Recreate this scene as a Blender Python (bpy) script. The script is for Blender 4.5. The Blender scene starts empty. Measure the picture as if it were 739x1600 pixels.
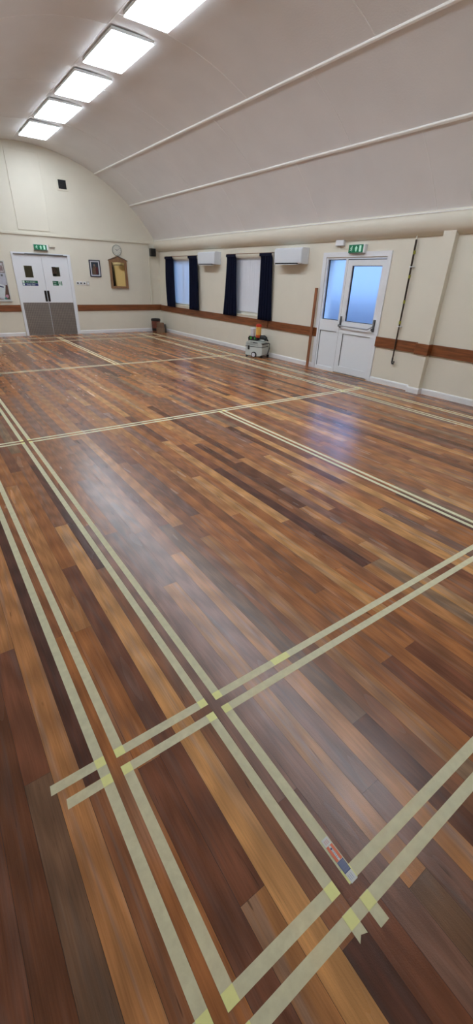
import bpy, bmesh, math, random
from mathutils import Vector, Matrix
random.seed(7)
S = bpy.context.scene
COL = S.collection

# ------------------------------------------------------------ camera, world, exposure
cam = bpy.data.cameras.new('camera')
cam.sensor_fit = 'VERTICAL'; cam.sensor_height = 24.0; cam.lens = 24.0 * 642.92 / 1600
cam.clip_start = 0.05; cam.clip_end = 200
co = bpy.data.objects.new('camera', cam); COL.objects.link(co)
R_, D_, F_ = (0.81903399, -0.57290868, 0.03096736), (-0.26054996, -0.41948646, -0.86956588), (0.51117223, 0.70413547, -0.492845)
m = Matrix(((R_[0], -D_[0], -F_[0], -0.1482), (R_[1], -D_[1], -F_[1], -0.1772), (R_[2], -D_[2], -F_[2], 1.6478), (0, 0, 0, 1)))
co.matrix_world = m
S.camera = co
S.view_settings.view_transform = 'Standard'; S.view_settings.look = 'None'
S.view_settings.gamma = 1; S.view_settings.use_curve_mapping = False
S.view_settings.exposure = 0.0

LAMP = 16.0             # strength of the ceiling panels
w = bpy.data.worlds.new('sky'); S.world = w; w.use_nodes = True
nt = w.node_tree; nt.nodes.clear()
wo = nt.nodes.new('ShaderNodeOutputWorld'); bg = nt.nodes.new('ShaderNodeBackground')
tc = nt.nodes.new('ShaderNodeTexCoord'); sx = nt.nodes.new('ShaderNodeSeparateXYZ'); cr = nt.nodes.new('ShaderNodeValToRGB')
nt.links.new(tc.outputs['Generated'], sx.inputs[0]); nt.links.new(sx.outputs['Z'], cr.inputs[0])
cr.color_ramp.elements[0].position = 0.03; cr.color_ramp.elements[0].color = (0.07, 0.12, 0.22, 1)   # horizon kept dim so the panes look darker than their floor reflections
cr.color_ramp.elements[1].position = 0.40; cr.color_ramp.elements[1].color = (0.26, 0.475, 0.95, 1)
nt.links.new(cr.outputs[0], bg.inputs[0]); bg.inputs[1].default_value = 5.4
nt.links.new(bg.outputs[0], wo.inputs[0])

# ------------------------------------------------------------ helpers
def lin(r, g, b):
    f = lambda c: (c / 255 / 12.92) if c / 255 <= .04045 else ((c / 255 + .055) / 1.055) ** 2.4
    return (f(r), f(g), f(b), 1)

def mat(name, col, rough=.5, metal=0, noise=0, nscale=8, bump=0, bscale=60, coat=0, emit=None, estr=0, stretch=None, spec=None):
    M = bpy.data.materials.new(name); M.use_nodes = True
    n = M.node_tree; b = n.nodes['Principled BSDF']
    b.inputs['Base Color'].default_value = col; b.inputs['Roughness'].default_value = rough
    b.inputs['Metallic'].default_value = metal; b.inputs['Coat Weight'].default_value = coat
    if spec is not None: b.inputs['Specular IOR Level'].default_value = spec
    if emit: b.inputs['Emission Color'].default_value = emit; b.inputs['Emission Strength'].default_value = estr
    tx = n.nodes.new('ShaderNodeTexCoord'); mp = n.nodes.new('ShaderNodeMapping')
    n.links.new(tx.outputs['Object'], mp.inputs[0])
    if stretch: mp.inputs['Scale'].default_value = stretch
    if noise:
        ns = n.nodes.new('ShaderNodeTexNoise'); ns.inputs['Scale'].default_value = nscale; ns.inputs['Detail'].default_value = 5
        n.links.new(mp.outputs[0], ns.inputs['Vector'])
        mr = n.nodes.new('ShaderNodeMapRange'); mr.inputs[1].default_value = .25; mr.inputs[2].default_value = .75
        mr.inputs[3].default_value = 1 - noise; mr.inputs[4].default_value = 1 + noise
        n.links.new(ns.outputs[0], mr.inputs[0])
        mx = n.nodes.new('ShaderNodeVectorMath'); mx.operation = 'SCALE'; mx.inputs[0].default_value = col[:3]
        n.links.new(mr.outputs[0], mx.inputs['Scale']); n.links.new(mx.outputs[0], b.inputs['Base Color'])
    if bump:
        nb = n.nodes.new('ShaderNodeTexNoise'); nb.inputs['Scale'].default_value = bscale; nb.inputs['Detail'].default_value = 3
        n.links.new(mp.outputs[0], nb.inputs['Vector'])
        bp = n.nodes.new('ShaderNodeBump'); bp.inputs['Strength'].default_value = bump; bp.inputs['Distance'].default_value = .01
        n.links.new(nb.outputs[0], bp.inputs['Height']); n.links.new(bp.outputs[0], b.inputs['Normal'])
    return M

def obj(name, bm, m, parent=None, loc=None, smooth=False):
    bmesh.ops.recalc_face_normals(bm, faces=bm.faces)
    me = bpy.data.meshes.new(name); bm.to_mesh(me); bm.free()
    for k in (m if isinstance(m, (list, tuple)) else [m]): me.materials.append(k)
    if smooth:
        for p in me.polygons: p.use_smooth = True
        if smooth != 'all': me.set_sharp_from_angle(angle=math.radians(40))
    o = bpy.data.objects.new(name, me); COL.objects.link(o)
    if parent: o.parent = parent
    if loc: o.location = loc
    return o

def tag(o, label, cat, group=None, kind=None):
    o['label'] = label; o['category'] = cat
    if group: o['group'] = group
    if kind: o['kind'] = kind
    return o

def thing(name, label, cat, loc, rz=0, group=None):
    o = bpy.data.objects.new(name, None); COL.objects.link(o); o.empty_display_size = .1
    o.location = loc; o.rotation_euler = (0, 0, rz)
    return tag(o, label, cat, group)

def struct(name, bm, m, smooth=False, label=None, cat=None, loc=None):
    o = obj(name, bm, m, None, loc, smooth); o['kind'] = 'structure'
    if label: o['label'] = label
    if cat: o['category'] = cat
    return o

def dup(root, loc, rz, label, group=None):
    r = root.copy(); COL.objects.link(r); r.location = loc; r.rotation_euler = (0, 0, rz); r['label'] = label
    if group: r['group'] = group
    for ch in list(root.children):
        c = ch.copy(); COL.objects.link(c); c.parent = r
        for g in ch.children:
            d = g.copy(); COL.objects.link(d); d.parent = c
    return r

def NB(): return bmesh.new()

def box(bm, x0, x1, y0, y1, z0, z1, bev=0, mi=0):
    r = bmesh.ops.create_cube(bm, size=1)
    vs = r['verts']
    for v in vs:
        v.co = Vector(((x0 + x1) / 2 + v.co.x * (x1 - x0), (y0 + y1) / 2 + v.co.y * (y1 - y0), (z0 + z1) / 2 + v.co.z * (z1 - z0)))
    fs = set(f for v in vs for f in v.link_faces)
    for f in fs: f.material_index = mi
    if bev:
        es = list(set(e for v in vs for e in v.link_edges))
        rr = bmesh.ops.bevel(bm, geom=es, offset=bev, segments=2, affect='EDGES', profile=.6)
        for f in rr['faces']: f.material_index = mi
    return bm

def cyl(bm, p0, p1, r0, r1=None, seg=16, caps=True, mi=0):
    r1 = r0 if r1 is None else r1
    p0, p1 = Vector(p0), Vector(p1); d = p1 - p0
    q = d.to_track_quat('Z', 'Y').to_matrix().to_4x4(); q.translation = (p0 + p1) / 2
    r = bmesh.ops.create_cone(bm, cap_ends=caps, segments=seg, radius1=r0, radius2=r1, depth=d.length, matrix=q)
    for f in set(f for v in r['verts'] for f in v.link_faces): f.material_index = mi
    return bm

def lathe(bm, prof, c=(0, 0, 0), seg=24, mi=0):
    rings = []
    for r, z in prof:
        rings.append([bm.verts.new((c[0] + r * math.cos(2 * math.pi * i / seg), c[1] + r * math.sin(2 * math.pi * i / seg), c[2] + z)) for i in range(seg)])
    for a, b in zip(rings, rings[1:]):
        for i in range(seg):
            f = bm.faces.new((a[i], a[(i + 1) % seg], b[(i + 1) % seg], b[i])); f.material_index = mi
    for rg in (rings[0], rings[-1]):
        try: bm.faces.new(rg).material_index = mi
        except ValueError: pass
    return bm

def tube(bm, pts, r, seg=10, mi=0):
    pts = [Vector(p) for p in pts]; rings = []
    up = Vector((0, 0, 1))
    for i, p in enumerate(pts):
        t = (pts[min(i + 1, len(pts) - 1)] - pts[max(i - 1, 0)]).normalized()
        a = t.cross(up)
        if a.length < .1: a = t.cross(Vector((1, 0, 0)))
        a.normalize(); b = t.cross(a).normalized()
        rr = r[i] if isinstance(r, (list, tuple)) else r
        rings.append([bm.verts.new(p + a * rr * math.cos(2 * math.pi * k / seg) + b * rr * math.sin(2 * math.pi * k / seg)) for k in range(seg)])
    for A, B in zip(rings, rings[1:]):
        for i in range(seg): bm.faces.new((A[i], A[(i + 1) % seg], B[(i + 1) % seg], B[i])).material_index = mi
    bm.faces.new(rings[0]).material_index = mi; bm.faces.new(rings[-1]).material_index = mi
    return bm

def prism(bm, pts, axis, a, b, mi=0):
    """extrude a 2-D outline along an axis. axis 'y': pts are (x,z); axis 'x': pts are (y,z); axis 'z': (x,y)"""
    def P(p, t):
        return {'y': (p[0], t, p[1]), 'x': (t, p[0], p[1]), 'z': (p[0], p[1], t)}[axis]
    A = [bm.verts.new(P(p, a)) for p in pts]; B = [bm.verts.new(P(p, b)) for p in pts]
    n = len(pts)
    for i in range(n): bm.faces.new((A[i], A[(i + 1) % n], B[(i + 1) % n], B[i])).material_index = mi
    f1 = bm.faces.new(A); f2 = bm.faces.new(B); f1.material_index = mi; f2.material_index = mi
    bmesh.ops.triangulate(bm, faces=[f for f in (f1, f2) if len(f.verts) > 4])
    return bm

def sweep(bm, prof, path_axis, a, b):
    return prism(bm, prof, path_axis, a, b)

def holed(bm, x0, x1, z0, z1, holes, y0, y1, axis='y', mi=0):
    """slab in the XZ plane (depth y0..y1) with rectangular holes (hx0,hx1,hz0,hz1); axis 'x' swaps x and y"""
    xs = sorted(set([x0, x1] + [h[0] for h in holes] + [h[1] for h in holes]))
    zs = sorted(set([z0, z1] + [h[2] for h in holes] + [h[3] for h in holes]))
    def solid(i, k):
        if not (0 <= i < len(xs) - 1 and 0 <= k < len(zs) - 1): return False
        cx, cz = (xs[i] + xs[i + 1]) / 2, (zs[k] + zs[k + 1]) / 2
        return not any(h[0] < cx < h[1] and h[2] < cz < h[3] for h in holes)
    V = {}
    def v(x, y, z):
        key = (round(x, 5), round(y, 5), round(z, 5))
        if key not in V: V[key] = bm.verts.new((x, y, z) if axis == 'y' else (y, x, z))
        return V[key]
    def q(*p): bm.faces.new([v(*k) for k in p]).material_index = mi
    for i in range(len(xs) - 1):
        for k in range(len(zs) - 1):
            if not solid(i, k): continue
            a, b, c, d = xs[i], xs[i + 1], zs[k], zs[k + 1]
            q((a, y0, c), (b, y0, c), (b, y0, d), (a, y0, d)); q((a, y1, c), (b, y1, c), (b, y1, d), (a, y1, d))
            if not solid(i - 1, k): q((a, y0, c), (a, y1, c), (a, y1, d), (a, y0, d))
            if not solid(i + 1, k): q((b, y0, c), (b, y1, c), (b, y1, d), (b, y0, d))
            if not solid(i, k - 1): q((a, y0, c), (a, y1, c), (b, y1, c), (b, y0, c))
            if not solid(i, k + 1): q((a, y0, d), (a, y1, d), (b, y1, d), (b, y0, d))
    return bm

# ------------------------------------------------------------ materials
CREAM = mat('cream_wall_paint', (0.76, 0.715, 0.60, 1), .55, noise=.02, nscale=3, bump=.08, bscale=90)
CEIL = mat('ceiling_board_paint', (0.80, 0.785, 0.775, 1), .8, noise=.035, nscale=1.7, bump=.15, bscale=45)
BATTEN = mat('batten_white_paint', (0.88, 0.86, 0.81, 1), .5)
SEAM = mat('ceiling_seam_tape', (0.85, 0.835, 0.82, 1), .7)
WHITE = mat('white_gloss_paint', (0.80, 0.82, 0.85, 1), .35)
SKIRT = mat('white_skirting_paint', (0.82, 0.82, 0.82, 1), .4)
UPVC = mat('white_plastic_frame', (0.80, 0.83, 0.86, 1), .3)
RAILW = mat('stained_rail_wood', (0.205, 0.066, 0.021, 1), .38, noise=.45, nscale=3, stretch=(6, 1, 12), bump=.05)
RAILY = mat('stained_rail_wood_end_wall', (0.205, 0.066, 0.021, 1), .38, noise=.45, nscale=3, stretch=(1, 6, 12), bump=.05)
NAVY = mat('navy_curtain_cloth', (0.0045, 0.0065, 0.022, 1), .85, noise=.3, nscale=30, bump=.2, bscale=200, spec=.15)
BLACK = mat('black_plastic', (0.012, 0.012, 0.013, 1), .45)
DARK = mat('dark_grille', (0.01, 0.01, 0.011, 1), .7)
GREY = mat('grey_metal', (0.33, 0.34, 0.35, 1), .4, metal=.6)
DGREY = mat('dark_grey_metal', (0.16, 0.165, 0.17, 1), .45, metal=.5)
PLATE = mat('aged_bronze_plate', (0.022, 0.017, 0.014, 1), .35, metal=.5)
CREAMP = mat('cream_plastic', (0.74, 0.70, 0.58, 1), .45)
LAMPFR = mat('lamp_frame_white', (0.8, 0.85, 0.84, 1), .4)
LAMPM = mat('lamp_diffuser', (0.9, 0.9, 0.9, 1), .5, emit=(0.89, 1.0, 1.12, 1), estr=LAMP)
GREEN = mat('exit_sign_green', (0.0, 0.20, 0.085, 1), .4)
SIGNW = mat('sign_white', (0.72, 0.86, 0.80, 1), .4)
SIGNLIT = mat('sign_lit_white', (0.55, 0.85, 0.72, 1), .4, emit=(.6, 1, .8, 1), estr=.12)
SGREEN = mat('notice_green', (0.01, 0.12, 0.06, 1), .4)
SBLUE = mat('notice_blue', (0.012, 0.025, 0.16, 1), .4)
BRICKBROWN = mat('oak_frame_wood', (0.27, 0.145, 0.072, 1), .45, noise=.25, nscale=5, stretch=(8, 8, 1.2))
STICKW = mat('stained_stick_wood', (0.27, 0.10, 0.04, 1), .45, noise=.3, nscale=4, stretch=(8, 8, 1))
POLEW = mat('dark_pole_wood', (0.035, 0.02, 0.012, 1), .4, noise=.3, nscale=6)
BANDY = mat('yellow_green_tape_band', (0.30, 0.30, 0.03, 1), .5)
OUTSIDE = mat('exterior_concrete', (0.25, 0.26, 0.27, 1), .9, noise=.1, nscale=2)
ADDED_DIMMER = mat('added_pane_dimmer', (0.20, 0.20, 0.23, 1), .9, noise=.3, nscale=6)
FOYER = mat('foyer_olive_wall', (0.35, 0.31, 0.20, 1), .7)

def glass_frosted():
    M = bpy.data.materials.new('frosted_glass'); M.use_nodes = True; n = M.node_tree; n.nodes.clear()
    out = n.nodes.new('ShaderNodeOutputMaterial'); mx = n.nodes.new('ShaderNodeMixShader'); mx2 = n.nodes.new('ShaderNodeMixShader')
    t = n.nodes.new('ShaderNodeBsdfTranslucent'); t.inputs[0].default_value = (.92, .95, 1, 1)
    r = n.nodes.new('ShaderNodeBsdfRefraction'); r.inputs['Roughness'].default_value = .5; r.inputs['IOR'].default_value = 1.25
    r.inputs[0].default_value = (.95, .97, 1, 1)
    g = n.nodes.new('ShaderNodeBsdfGlossy'); g.inputs['Roughness'].default_value = .3
    tx = n.nodes.new('ShaderNodeTexCoord'); ns = n.nodes.new('ShaderNodeTexNoise'); ns.inputs['Scale'].default_value = 70; ns.inputs['Detail'].default_value = 3
    mp = n.nodes.new('ShaderNodeMapping'); mp.inputs['Scale'].default_value = (1, 1, .5)
    n.links.new(tx.outputs['Object'], mp.inputs[0]); n.links.new(mp.outputs[0], ns.inputs['Vector'])
    b = n.nodes.new('ShaderNodeBump'); b.inputs['Strength'].default_value = .5; b.inputs['Distance'].default_value = .004
    n.links.new(ns.outputs[0], b.inputs['Height'])
    n.links.new(b.outputs[0], r.inputs['Normal'])
    mx.inputs[0].default_value = .93; n.links.new(t.outputs[0], mx.inputs[1]); n.links.new(r.outputs[0], mx.inputs[2])
    mx2.inputs[0].default_value = .05; n.links.new(mx.outputs[0], mx2.inputs[1]); n.links.new(g.outputs[0], mx2.inputs[2])
    n.links.new(mx2.outputs[0], out.inputs[0]); return M
FROST = glass_frosted()

def blind_mat(name, col, trans):
    M = bpy.data.materials.new(name); M.use_nodes = True; n = M.node_tree; n.nodes.clear()
    out = n.nodes.new('ShaderNodeOutputMaterial'); mx = n.nodes.new('ShaderNodeMixShader')
    t = n.nodes.new('ShaderNodeBsdfTranslucent'); t.inputs[0].default_value = col
    d = n.nodes.new('ShaderNodeBsdfDiffuse'); d.inputs[0].default_value = col
    mx.inputs[0].default_value = trans; n.links.new(d.outputs[0], mx.inputs[1]); n.links.new(t.outputs[0], mx.inputs[2])
    n.links.new(mx.outputs[0], out.inputs[0]); return M
BLINDT = blind_mat('thin_blind_fabric', (.88, .90, .94, 1), .62)
BLINDO = blind_mat('closed_blind_fabric', (.74, .75, .79, 1), .02)

def clear_glass(name, tint=(.9, .92, .9, 1)):
    M = bpy.data.materials.new(name); M.use_nodes = True; n = M.node_tree; n.nodes.clear()
    out = n.nodes.new('ShaderNodeOutputMaterial'); mx = n.nodes.new('ShaderNodeMixShader'); fr = n.nodes.new('ShaderNodeFresnel')
    t = n.nodes.new('ShaderNodeBsdfTransparent'); t.inputs[0].default_value = tint
    g = n.nodes.new('ShaderNodeBsdfGlossy'); g.inputs['Roughness'].default_value = .02
    n.links.new(fr.outputs[0], mx.inputs[0]); n.links.new(t.outputs[0], mx.inputs[1]); n.links.new(g.outputs[0], mx.inputs[2])
    n.links.new(mx.outputs[0], out.inputs[0]); return M
CLEAR = clear_glass('clear_glass')

def floor_mat():
    M = bpy.data.materials.new('varnished_hardwood_boards'); M.use_nodes = True; n = M.node_tree
    b = n.nodes['Principled BSDF']; L = n.links.new
    a = n.nodes.new('ShaderNodeAttribute'); a.attribute_name = 'board'
    sd = n.nodes.new('ShaderNodeAttribute'); sd.attribute_name = 'seed'
    tx = n.nodes.new('ShaderNodeTexCoord')
    off = n.nodes.new('ShaderNodeVectorMath'); off.operation = 'ADD'; L(tx.outputs['Object'], off.inputs[0])
    cmb = n.nodes.new('ShaderNodeCombineXYZ'); mul = n.nodes.new('ShaderNodeMath'); mul.operation = 'MULTIPLY'; mul.inputs[1].default_value = 37
    L(sd.outputs['Fac'], mul.inputs[0]); L(mul.outputs[0], cmb.inputs[1]); L(mul.outputs[0], cmb.inputs[2]); L(cmb.outputs[0], off.inputs[1])
    def noise(sc, detail, dist=0, rough=.6):
        mp = n.nodes.new('ShaderNodeMapping'); mp.inputs['Scale'].default_value = sc; L(off.outputs[0], mp.inputs[0])
        q = n.nodes.new('ShaderNodeTexNoise'); q.inputs['Scale'].default_value = 1; q.inputs['Detail'].default_value = detail
        q.inputs['Distortion'].default_value = dist; q.inputs['Roughness'].default_value = rough
        L(mp.outputs[0], q.inputs['Vector']); return q.outputs[0]
    def rng(s, lo, hi, a0=.3, a1=.7):
        r = n.nodes.new('ShaderNodeMapRange'); r.inputs[1].default_value = a0; r.inputs[2].default_value = a1
        r.inputs[3].default_value = lo; r.inputs[4].default_value = hi; L(s, r.inputs[0]); return r.outputs[0]
    def mulv(v, s):
        k = n.nodes.new('ShaderNodeVectorMath'); k.operation = 'SCALE'; L(v, k.inputs[0]); L(s, k.inputs['Scale']); return k.outputs[0]
    broad = rng(noise((9, .9, 1), 3, 1.2), .78, 1.18)            # heart / sap bands along a board
    fine = rng(noise((190, 3.0, 1), 4, .3), .86, 1.12)         # fine straight grain
    # flame figure: wavy rings
    mp = n.nodes.new('ShaderNodeMapping'); mp.inputs['Scale'].default_value = (16, 1.1, 1); L(off.outputs[0], mp.inputs[0])
    wv = n.nodes.new('ShaderNodeTexWave'); wv.wave_type = 'RINGS'; wv.inputs['Scale'].default_value = 1.3; wv.inputs['Distortion'].default_value = 5
    wv.inputs['Detail'].default_value = 2; wv.inputs['Detail Scale'].default_value = 1.2; L(mp.outputs[0], wv.inputs['Vector'])
    fig = rng(wv.outputs['Fac'], .84, 1.12, 0, 1)
    pores = rng(noise((420, 14, 1), 2, 0), 1.0, .62, .66, .76)
    gum = rng(noise((60, 5, 1), 1, .5), 1.0, .45, .74, .80)      # short dark gum veins
    c = mulv(mulv(mulv(mulv(mulv(a.outputs['Color'], broad), fine), fig), pores), gum)
    # greyish bands where the broad noise is low
    mix = n.nodes.new('ShaderNodeMix'); mix.data_type = 'RGBA'; mix.blend_type = 'MIX'
    hs = n.nodes.new('ShaderNodeHueSaturation'); hs.inputs['Saturation'].default_value = .72; hs.inputs['Value'].default_value = .80; L(c, hs.inputs['Color'])
    L(rng(noise((11, .7, 1), 2, 1.5), 0, .8, .52, .72), mix.inputs[0]); L(c, mix.inputs[6]); L(hs.outputs[0], mix.inputs[7])
    L(mix.outputs[2], b.inputs['Base Color'])
    b.inputs['Roughness'].default_value = .33
    L(rng(noise((7, 1, 1), 2), .22, .28), b.inputs['Roughness'])
    b.inputs['IOR'].default_value = 1.43
    # orange-peel varnish
    nb = n.nodes.new('ShaderNodeTexNoise'); nb.inputs['Scale'].default_value = 260; nb.inputs['Detail'].default_value = 2
    L(tx.outputs['Object'], nb.inputs['Vector'])
    bp = n.nodes.new('ShaderNodeBump'); bp.inputs['Strength'].default_value = .16; bp.inputs['Distance'].default_value = .002
    L(nb.outputs[0], bp.inputs['Height']); L(bp.outputs[0], b.inputs['Normal'])
    return M
FLOORM = floor_mat()
SUB = mat('dark_board_gap', (0.03, 0.017, 0.012, 1), .8)

def tape_mat():
    M = bpy.data.materials.new('pale_masking_tape'); M.use_nodes = True; n = M.node_tree; L = n.links.new
    b = n.nodes['Principled BSDF']; out = n.nodes['Material Output']
    tx = n.nodes.new('ShaderNodeTexCoord')
    ns = n.nodes.new('ShaderNodeTexNoise'); ns.inputs['Scale'].default_value = 55; ns.inputs['Detail'].default_value = 6; ns.inputs['Roughness'].default_value = .7
    L(tx.outputs['Object'], ns.inputs['Vector'])
    cr = n.nodes.new('ShaderNodeValToRGB'); cr.color_ramp.elements[0].position = .3; cr.color_ramp.elements[1].position = .7
    cr.color_ramp.elements[0].color = (.93, .89, .60, 1); cr.color_ramp.elements[1].color = (.98, .95, .67, 1); L(ns.outputs[0], cr.inputs[0]); L(cr.outputs[0], b.inputs['Base Color'])
    b.inputs['Roughness'].default_value = .6
    bp = n.nodes.new('ShaderNodeBump'); bp.inputs['Strength'].default_value = .12; bp.inputs['Distance'].default_value = .001
    n2 = n.nodes.new('ShaderNodeTexNoise'); n2.inputs['Scale'].default_value = 500; L(tx.outputs['Object'], n2.inputs['Vector']); L(n2.outputs[0], bp.inputs['Height']); L(bp.outputs[0], b.inputs['Normal'])
    t = n.nodes.new('ShaderNodeBsdfTransparent'); t.inputs[0].default_value = (1, 1, .45, 1); mx = n.nodes.new('ShaderNodeMixShader')
    mr = n.nodes.new('ShaderNodeMapRange'); mr.inputs[1].default_value = .3; mr.inputs[2].default_value = .7; mr.inputs[3].default_value = .63; mr.inputs[4].default_value = .73
    n3 = n.nodes.new('ShaderNodeTexNoise'); n3.inputs['Scale'].default_value = 26; n3.inputs['Detail'].default_value = 5; L(tx.outputs['Object'], n3.inputs['Vector'])
    L(n3.outputs[0], mr.inputs[0])
    L(mr.outputs[0], mx.inputs[0]); L(t.outputs[0], mx.inputs[1]); L(b.outputs[0], mx.inputs[2]); L(mx.outputs[0], out.inputs[0])
    return M
TAPE = tape_mat()
TAPE2 = mat('double_layer_tape', (.86, .86, .36, 1), .55, noise=.04, nscale=40)
RECTS = []

# ------------------------------------------------------------ floor boards
XW, YE, XL, YN = 6.72, 14.05, -0.62, -1.25      # right wall, far wall, left wall, near wall
PITCH = 0.0925
PAL = {'L': (180, 130, 80), 'T': (162, 111, 68), 'O': (152, 97, 56), 'M': (134, 87, 57), 'R': (116, 71, 49), 'D': (84, 52, 41),
       'B': (96, 58, 38), 'G': (124, 97, 74), 'P': (124, 89, 73), 'K': (108, 80, 60)}
WTS = [('L', 7), ('T', 14), ('O', 26), ('M', 26), ('R', 13), ('D', 2), ('B', 4), ('G', 4), ('P', 7), ('K', 1)]
bag = [k for k, v in WTS for _ in range(v)]
# hand-laid boards near the camera: column -> list of (end y, tone) going away from the near wall
HAND = {
    -6: [(.6, 'B'), (2.6, 'R'), (4.6, 'O')],
    -5: [(1.15, 'R'), (3.0, 'R'), (5.1, 'T')],
    -4: [(1.45, 'B'), (2.9, 'O'), (4.4, 'M')],
    -3: [(.912, 'K'), (1.628, 'R'), (3.6, 'T')],
    -2: [(3.05, 'T'), (4.8, 'R')],
    -1: [(.785, 'M'), (3.1, 'D'), (5.0, 'M')],
    0: [(1.585, 'O'), (3.2, 'M'), (5.2, 'O')],
    1: [(.737, 'R'), (1.572, 'O'), (3.6, 'T')],
    2: [(.19, 'T'), (.745, 'R'), (2.155, 'R'), (3.9, 'O')],
    3: [(2.70, 'L'), (4.4, 'M')],
    4: [(-.05, 'D'), (2.034, 'M'), (4.0, 'D')],
    5: [(.344, 'R'), (2.6, 'P'), (4.4, 'M')],
    6: [(2.4, 'P'), (4.6, 'M')],
    7: [(-.074, 'K'), (1.656, 'T'), (3.4, 'P')],
    8: [(.192, 'P'), (2.3, 'P'), (4.1, 'M')],
    9: [(1.925, 'T'), (3.7, 'M')],
    10: [(.4, 'B'), (2.3, 'K'), (4.5, 'R')],
    11: [(2.24, 'M'), (4.1, 'T')],
    12: [(.05, 'G'), (2.0, 'T'), (3.6, 'M')],
    15: [(1.1, 'O'), (3.0, 'M')], 20: [(1.12, 'T'), (3.0, 'D')], 21: [(1.12, 'G'), (2.9, 'M')],
    25: [(2.17, 'R'), (3.9, 'O')], 26: [(2.53, 'L'), (4.7, 'M')],
}
def lincol(t, j):
    r, g, b = PAL[t]; s = 1.22 * (1 + j)
    c = lin(r, g, b); return (min(c[0] * s, .9), min(c[1] * s, .9), min(c[2] * s, .9), 1)
bm = NB(); cl = bm.loops.layers.float_color.new('board'); sl = bm.faces.layers.float.new('seed')
kmin, kmax = int(math.floor((XL - .2) / PITCH)), int(math.ceil((XW + .2) / PITCH))
for k in range(kmin, kmax):
    x0, x1 = k * PITCH + .0006, (k + 1) * PITCH - .0006
    ys = []
    y = YN - .3
    for ye, t in HAND.get(k, []):
        ys.append((y, ye, t)); y = ye
    if not ys: y -= random.uniform(0, 1.8)
    while y < YE + .3:
        ye = y + random.choice([.8, 1.2, 1.6, 2.0, 2.4, 2.8]) * random.uniform(.75, 1.1); ys.append((y, min(ye, YE + .32), random.choice(bag))); y = ye
    for a, b, t in ys:
        f = bm.faces.new([bm.verts.new(p) for p in ((x0, a + .0005, 0), (x1, a + .0005, 0), (x1, b - .0005, 0), (x0, b - .0005, 0))])
        c = lincol(t, random.uniform(-.1, .1)); f[sl] = random.random()
        for l in f.loops: l[cl] = c
f = bm.faces.new([bm.verts.new(p) for p in ((XL - .25, YN - .3, -.0012), (XW + .3, YN - .3, -.0012), (XW + .3, YE + .35, -.0012), (XL - .25, YE + .35, -.0012))]); f.material_index = 1
struct('floor', bm, [FLOORM, SUB], label='varnished mixed-tone hardwood floorboards running the length of the hall', cat='floor')

# ------------------------------------------------------------ walls
# door_1 opening in far wall x 2.40..3.83, z<2.055 ; right wall: windows and door_2
bm = NB(); holed(bm, XL - .25, XW + .25, -.05, 4.75, [(2.385, 3.835, -.05, 2.06)], YE, YE + .16); struct('wall_far', bm, CREAM)
W1 = (11.96, 13.2, .85, 2.10); W2 = (8.62, 9.86, .84, 2.10); D2 = (5.10, 6.58, -.05, 2.06)
bm = NB(); holed(bm, YN - .16, YE + .16, -.05, 2.75, [W1, W2, D2], XW, XW + .26, axis='x')
box(bm, 6.62, XW + .01, 3.93, 4.13, 0, 2.45)
struct('wall_right', bm, CREAM)
bm = NB(); box(bm, XL - .2, XL, YN - .16, YE + .16, -.05, 2.75); struct('wall_left', bm, CREAM)
bm = NB(); box(bm, XL - .25, XW + .25, YN - .16, YN, -.05, 4.75); struct('wall_near', bm, CREAM)

# barrel-vaulted ceiling
XC, ZC, RC = 3.05, .151, 4.319
def arch(x, r=RC): return ZC + math.sqrt(r * r - (x - XC) ** 2)
bm = NB(); N = 64; a0 = math.asin(3.55 / RC)
inn = [(XC + RC * math.sin(-a0 + 2 * a0 * i / N), ZC + RC * math.cos(-a0 + 2 * a0 * i / N)) for i in range(N + 1)]
o2 = [(XC + (RC + .12) * math.sin(-a0 + 2 * a0 * i / N), ZC + (RC + .12) * math.cos(-a0 + 2 * a0 * i / N)) for i in range(N + 1)]
loop = inn + [(XW + .24, inn[-1][1]), (XW + .24, o2[-1][1] + .1)] + o2[::-1] + [(XL - .19, o2[0][1] + .1), (XL - .19, inn[0][1])]
rA = [bm.verts.new((x, YN - .1, z)) for x, z in loop]; rB = [bm.verts.new((x, YE + .1, z)) for x, z in loop]
for i in range(len(loop)): bm.faces.new((rA[i], rA[(i + 1) % len(loop)], rB[(i + 1) % len(loop)], rB[i]))
struct('ceiling', bm, CEIL, smooth=True, label='grey-white barrel-vaulted board ceiling', cat='ceiling')

def rib(profx, wdt, th, name, m, n):
    # long batten along y following the vault at x = profx
    z = arch(profx); nx, nz = (profx - XC) / RC, (z - ZC) / RC; tx_, tz_ = nz, -nx
    h = wdt / 2
    pts = []
    for s, d in ((-h, .004), (-h, -th * .55), (-h * .55, -th), (h * .55, -th), (h, -th * .55), (h, .004)):
        pts.append((profx + tx_ * s + nx * d, z + tz_ * s + nz * d))
    bm = NB(); prism(bm, pts, 'y', YN, YE); return struct(name, bm, m)
tn = [0]
def TN(): tn[0] += 1; return 'trim_%d' % tn[0]
for x in (4.90, 5.86): rib(x, .045, .020, TN(), BATTEN, 1)
for x in (1.20, .24): rib(x, .045, .020, TN(), BATTEN, 1)
rib(2.86, .022, .003, TN(), SEAM, 1)
def cross_seam(xa, xb, y, name):
    bm = NB(); n = 14; prev = None
    for i in range(n + 1):
        x = xa + (xb - xa) * i / n; z = arch(x); nx, nz = (x - XC) / RC, (z - ZC) / RC
        cur = [bm.verts.new((x - nx * d, y + s, z - nz * d)) for s, d in ((-.009, -.002), (-.007, .004), (.007, .004), (.009, -.002))]
        if prev:
            for j in range(3): bm.faces.new((prev[j], prev[j + 1], cur[j + 1], cur[j]))
        prev = cur
    return struct(name, bm, SEAM, smooth=True)
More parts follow.
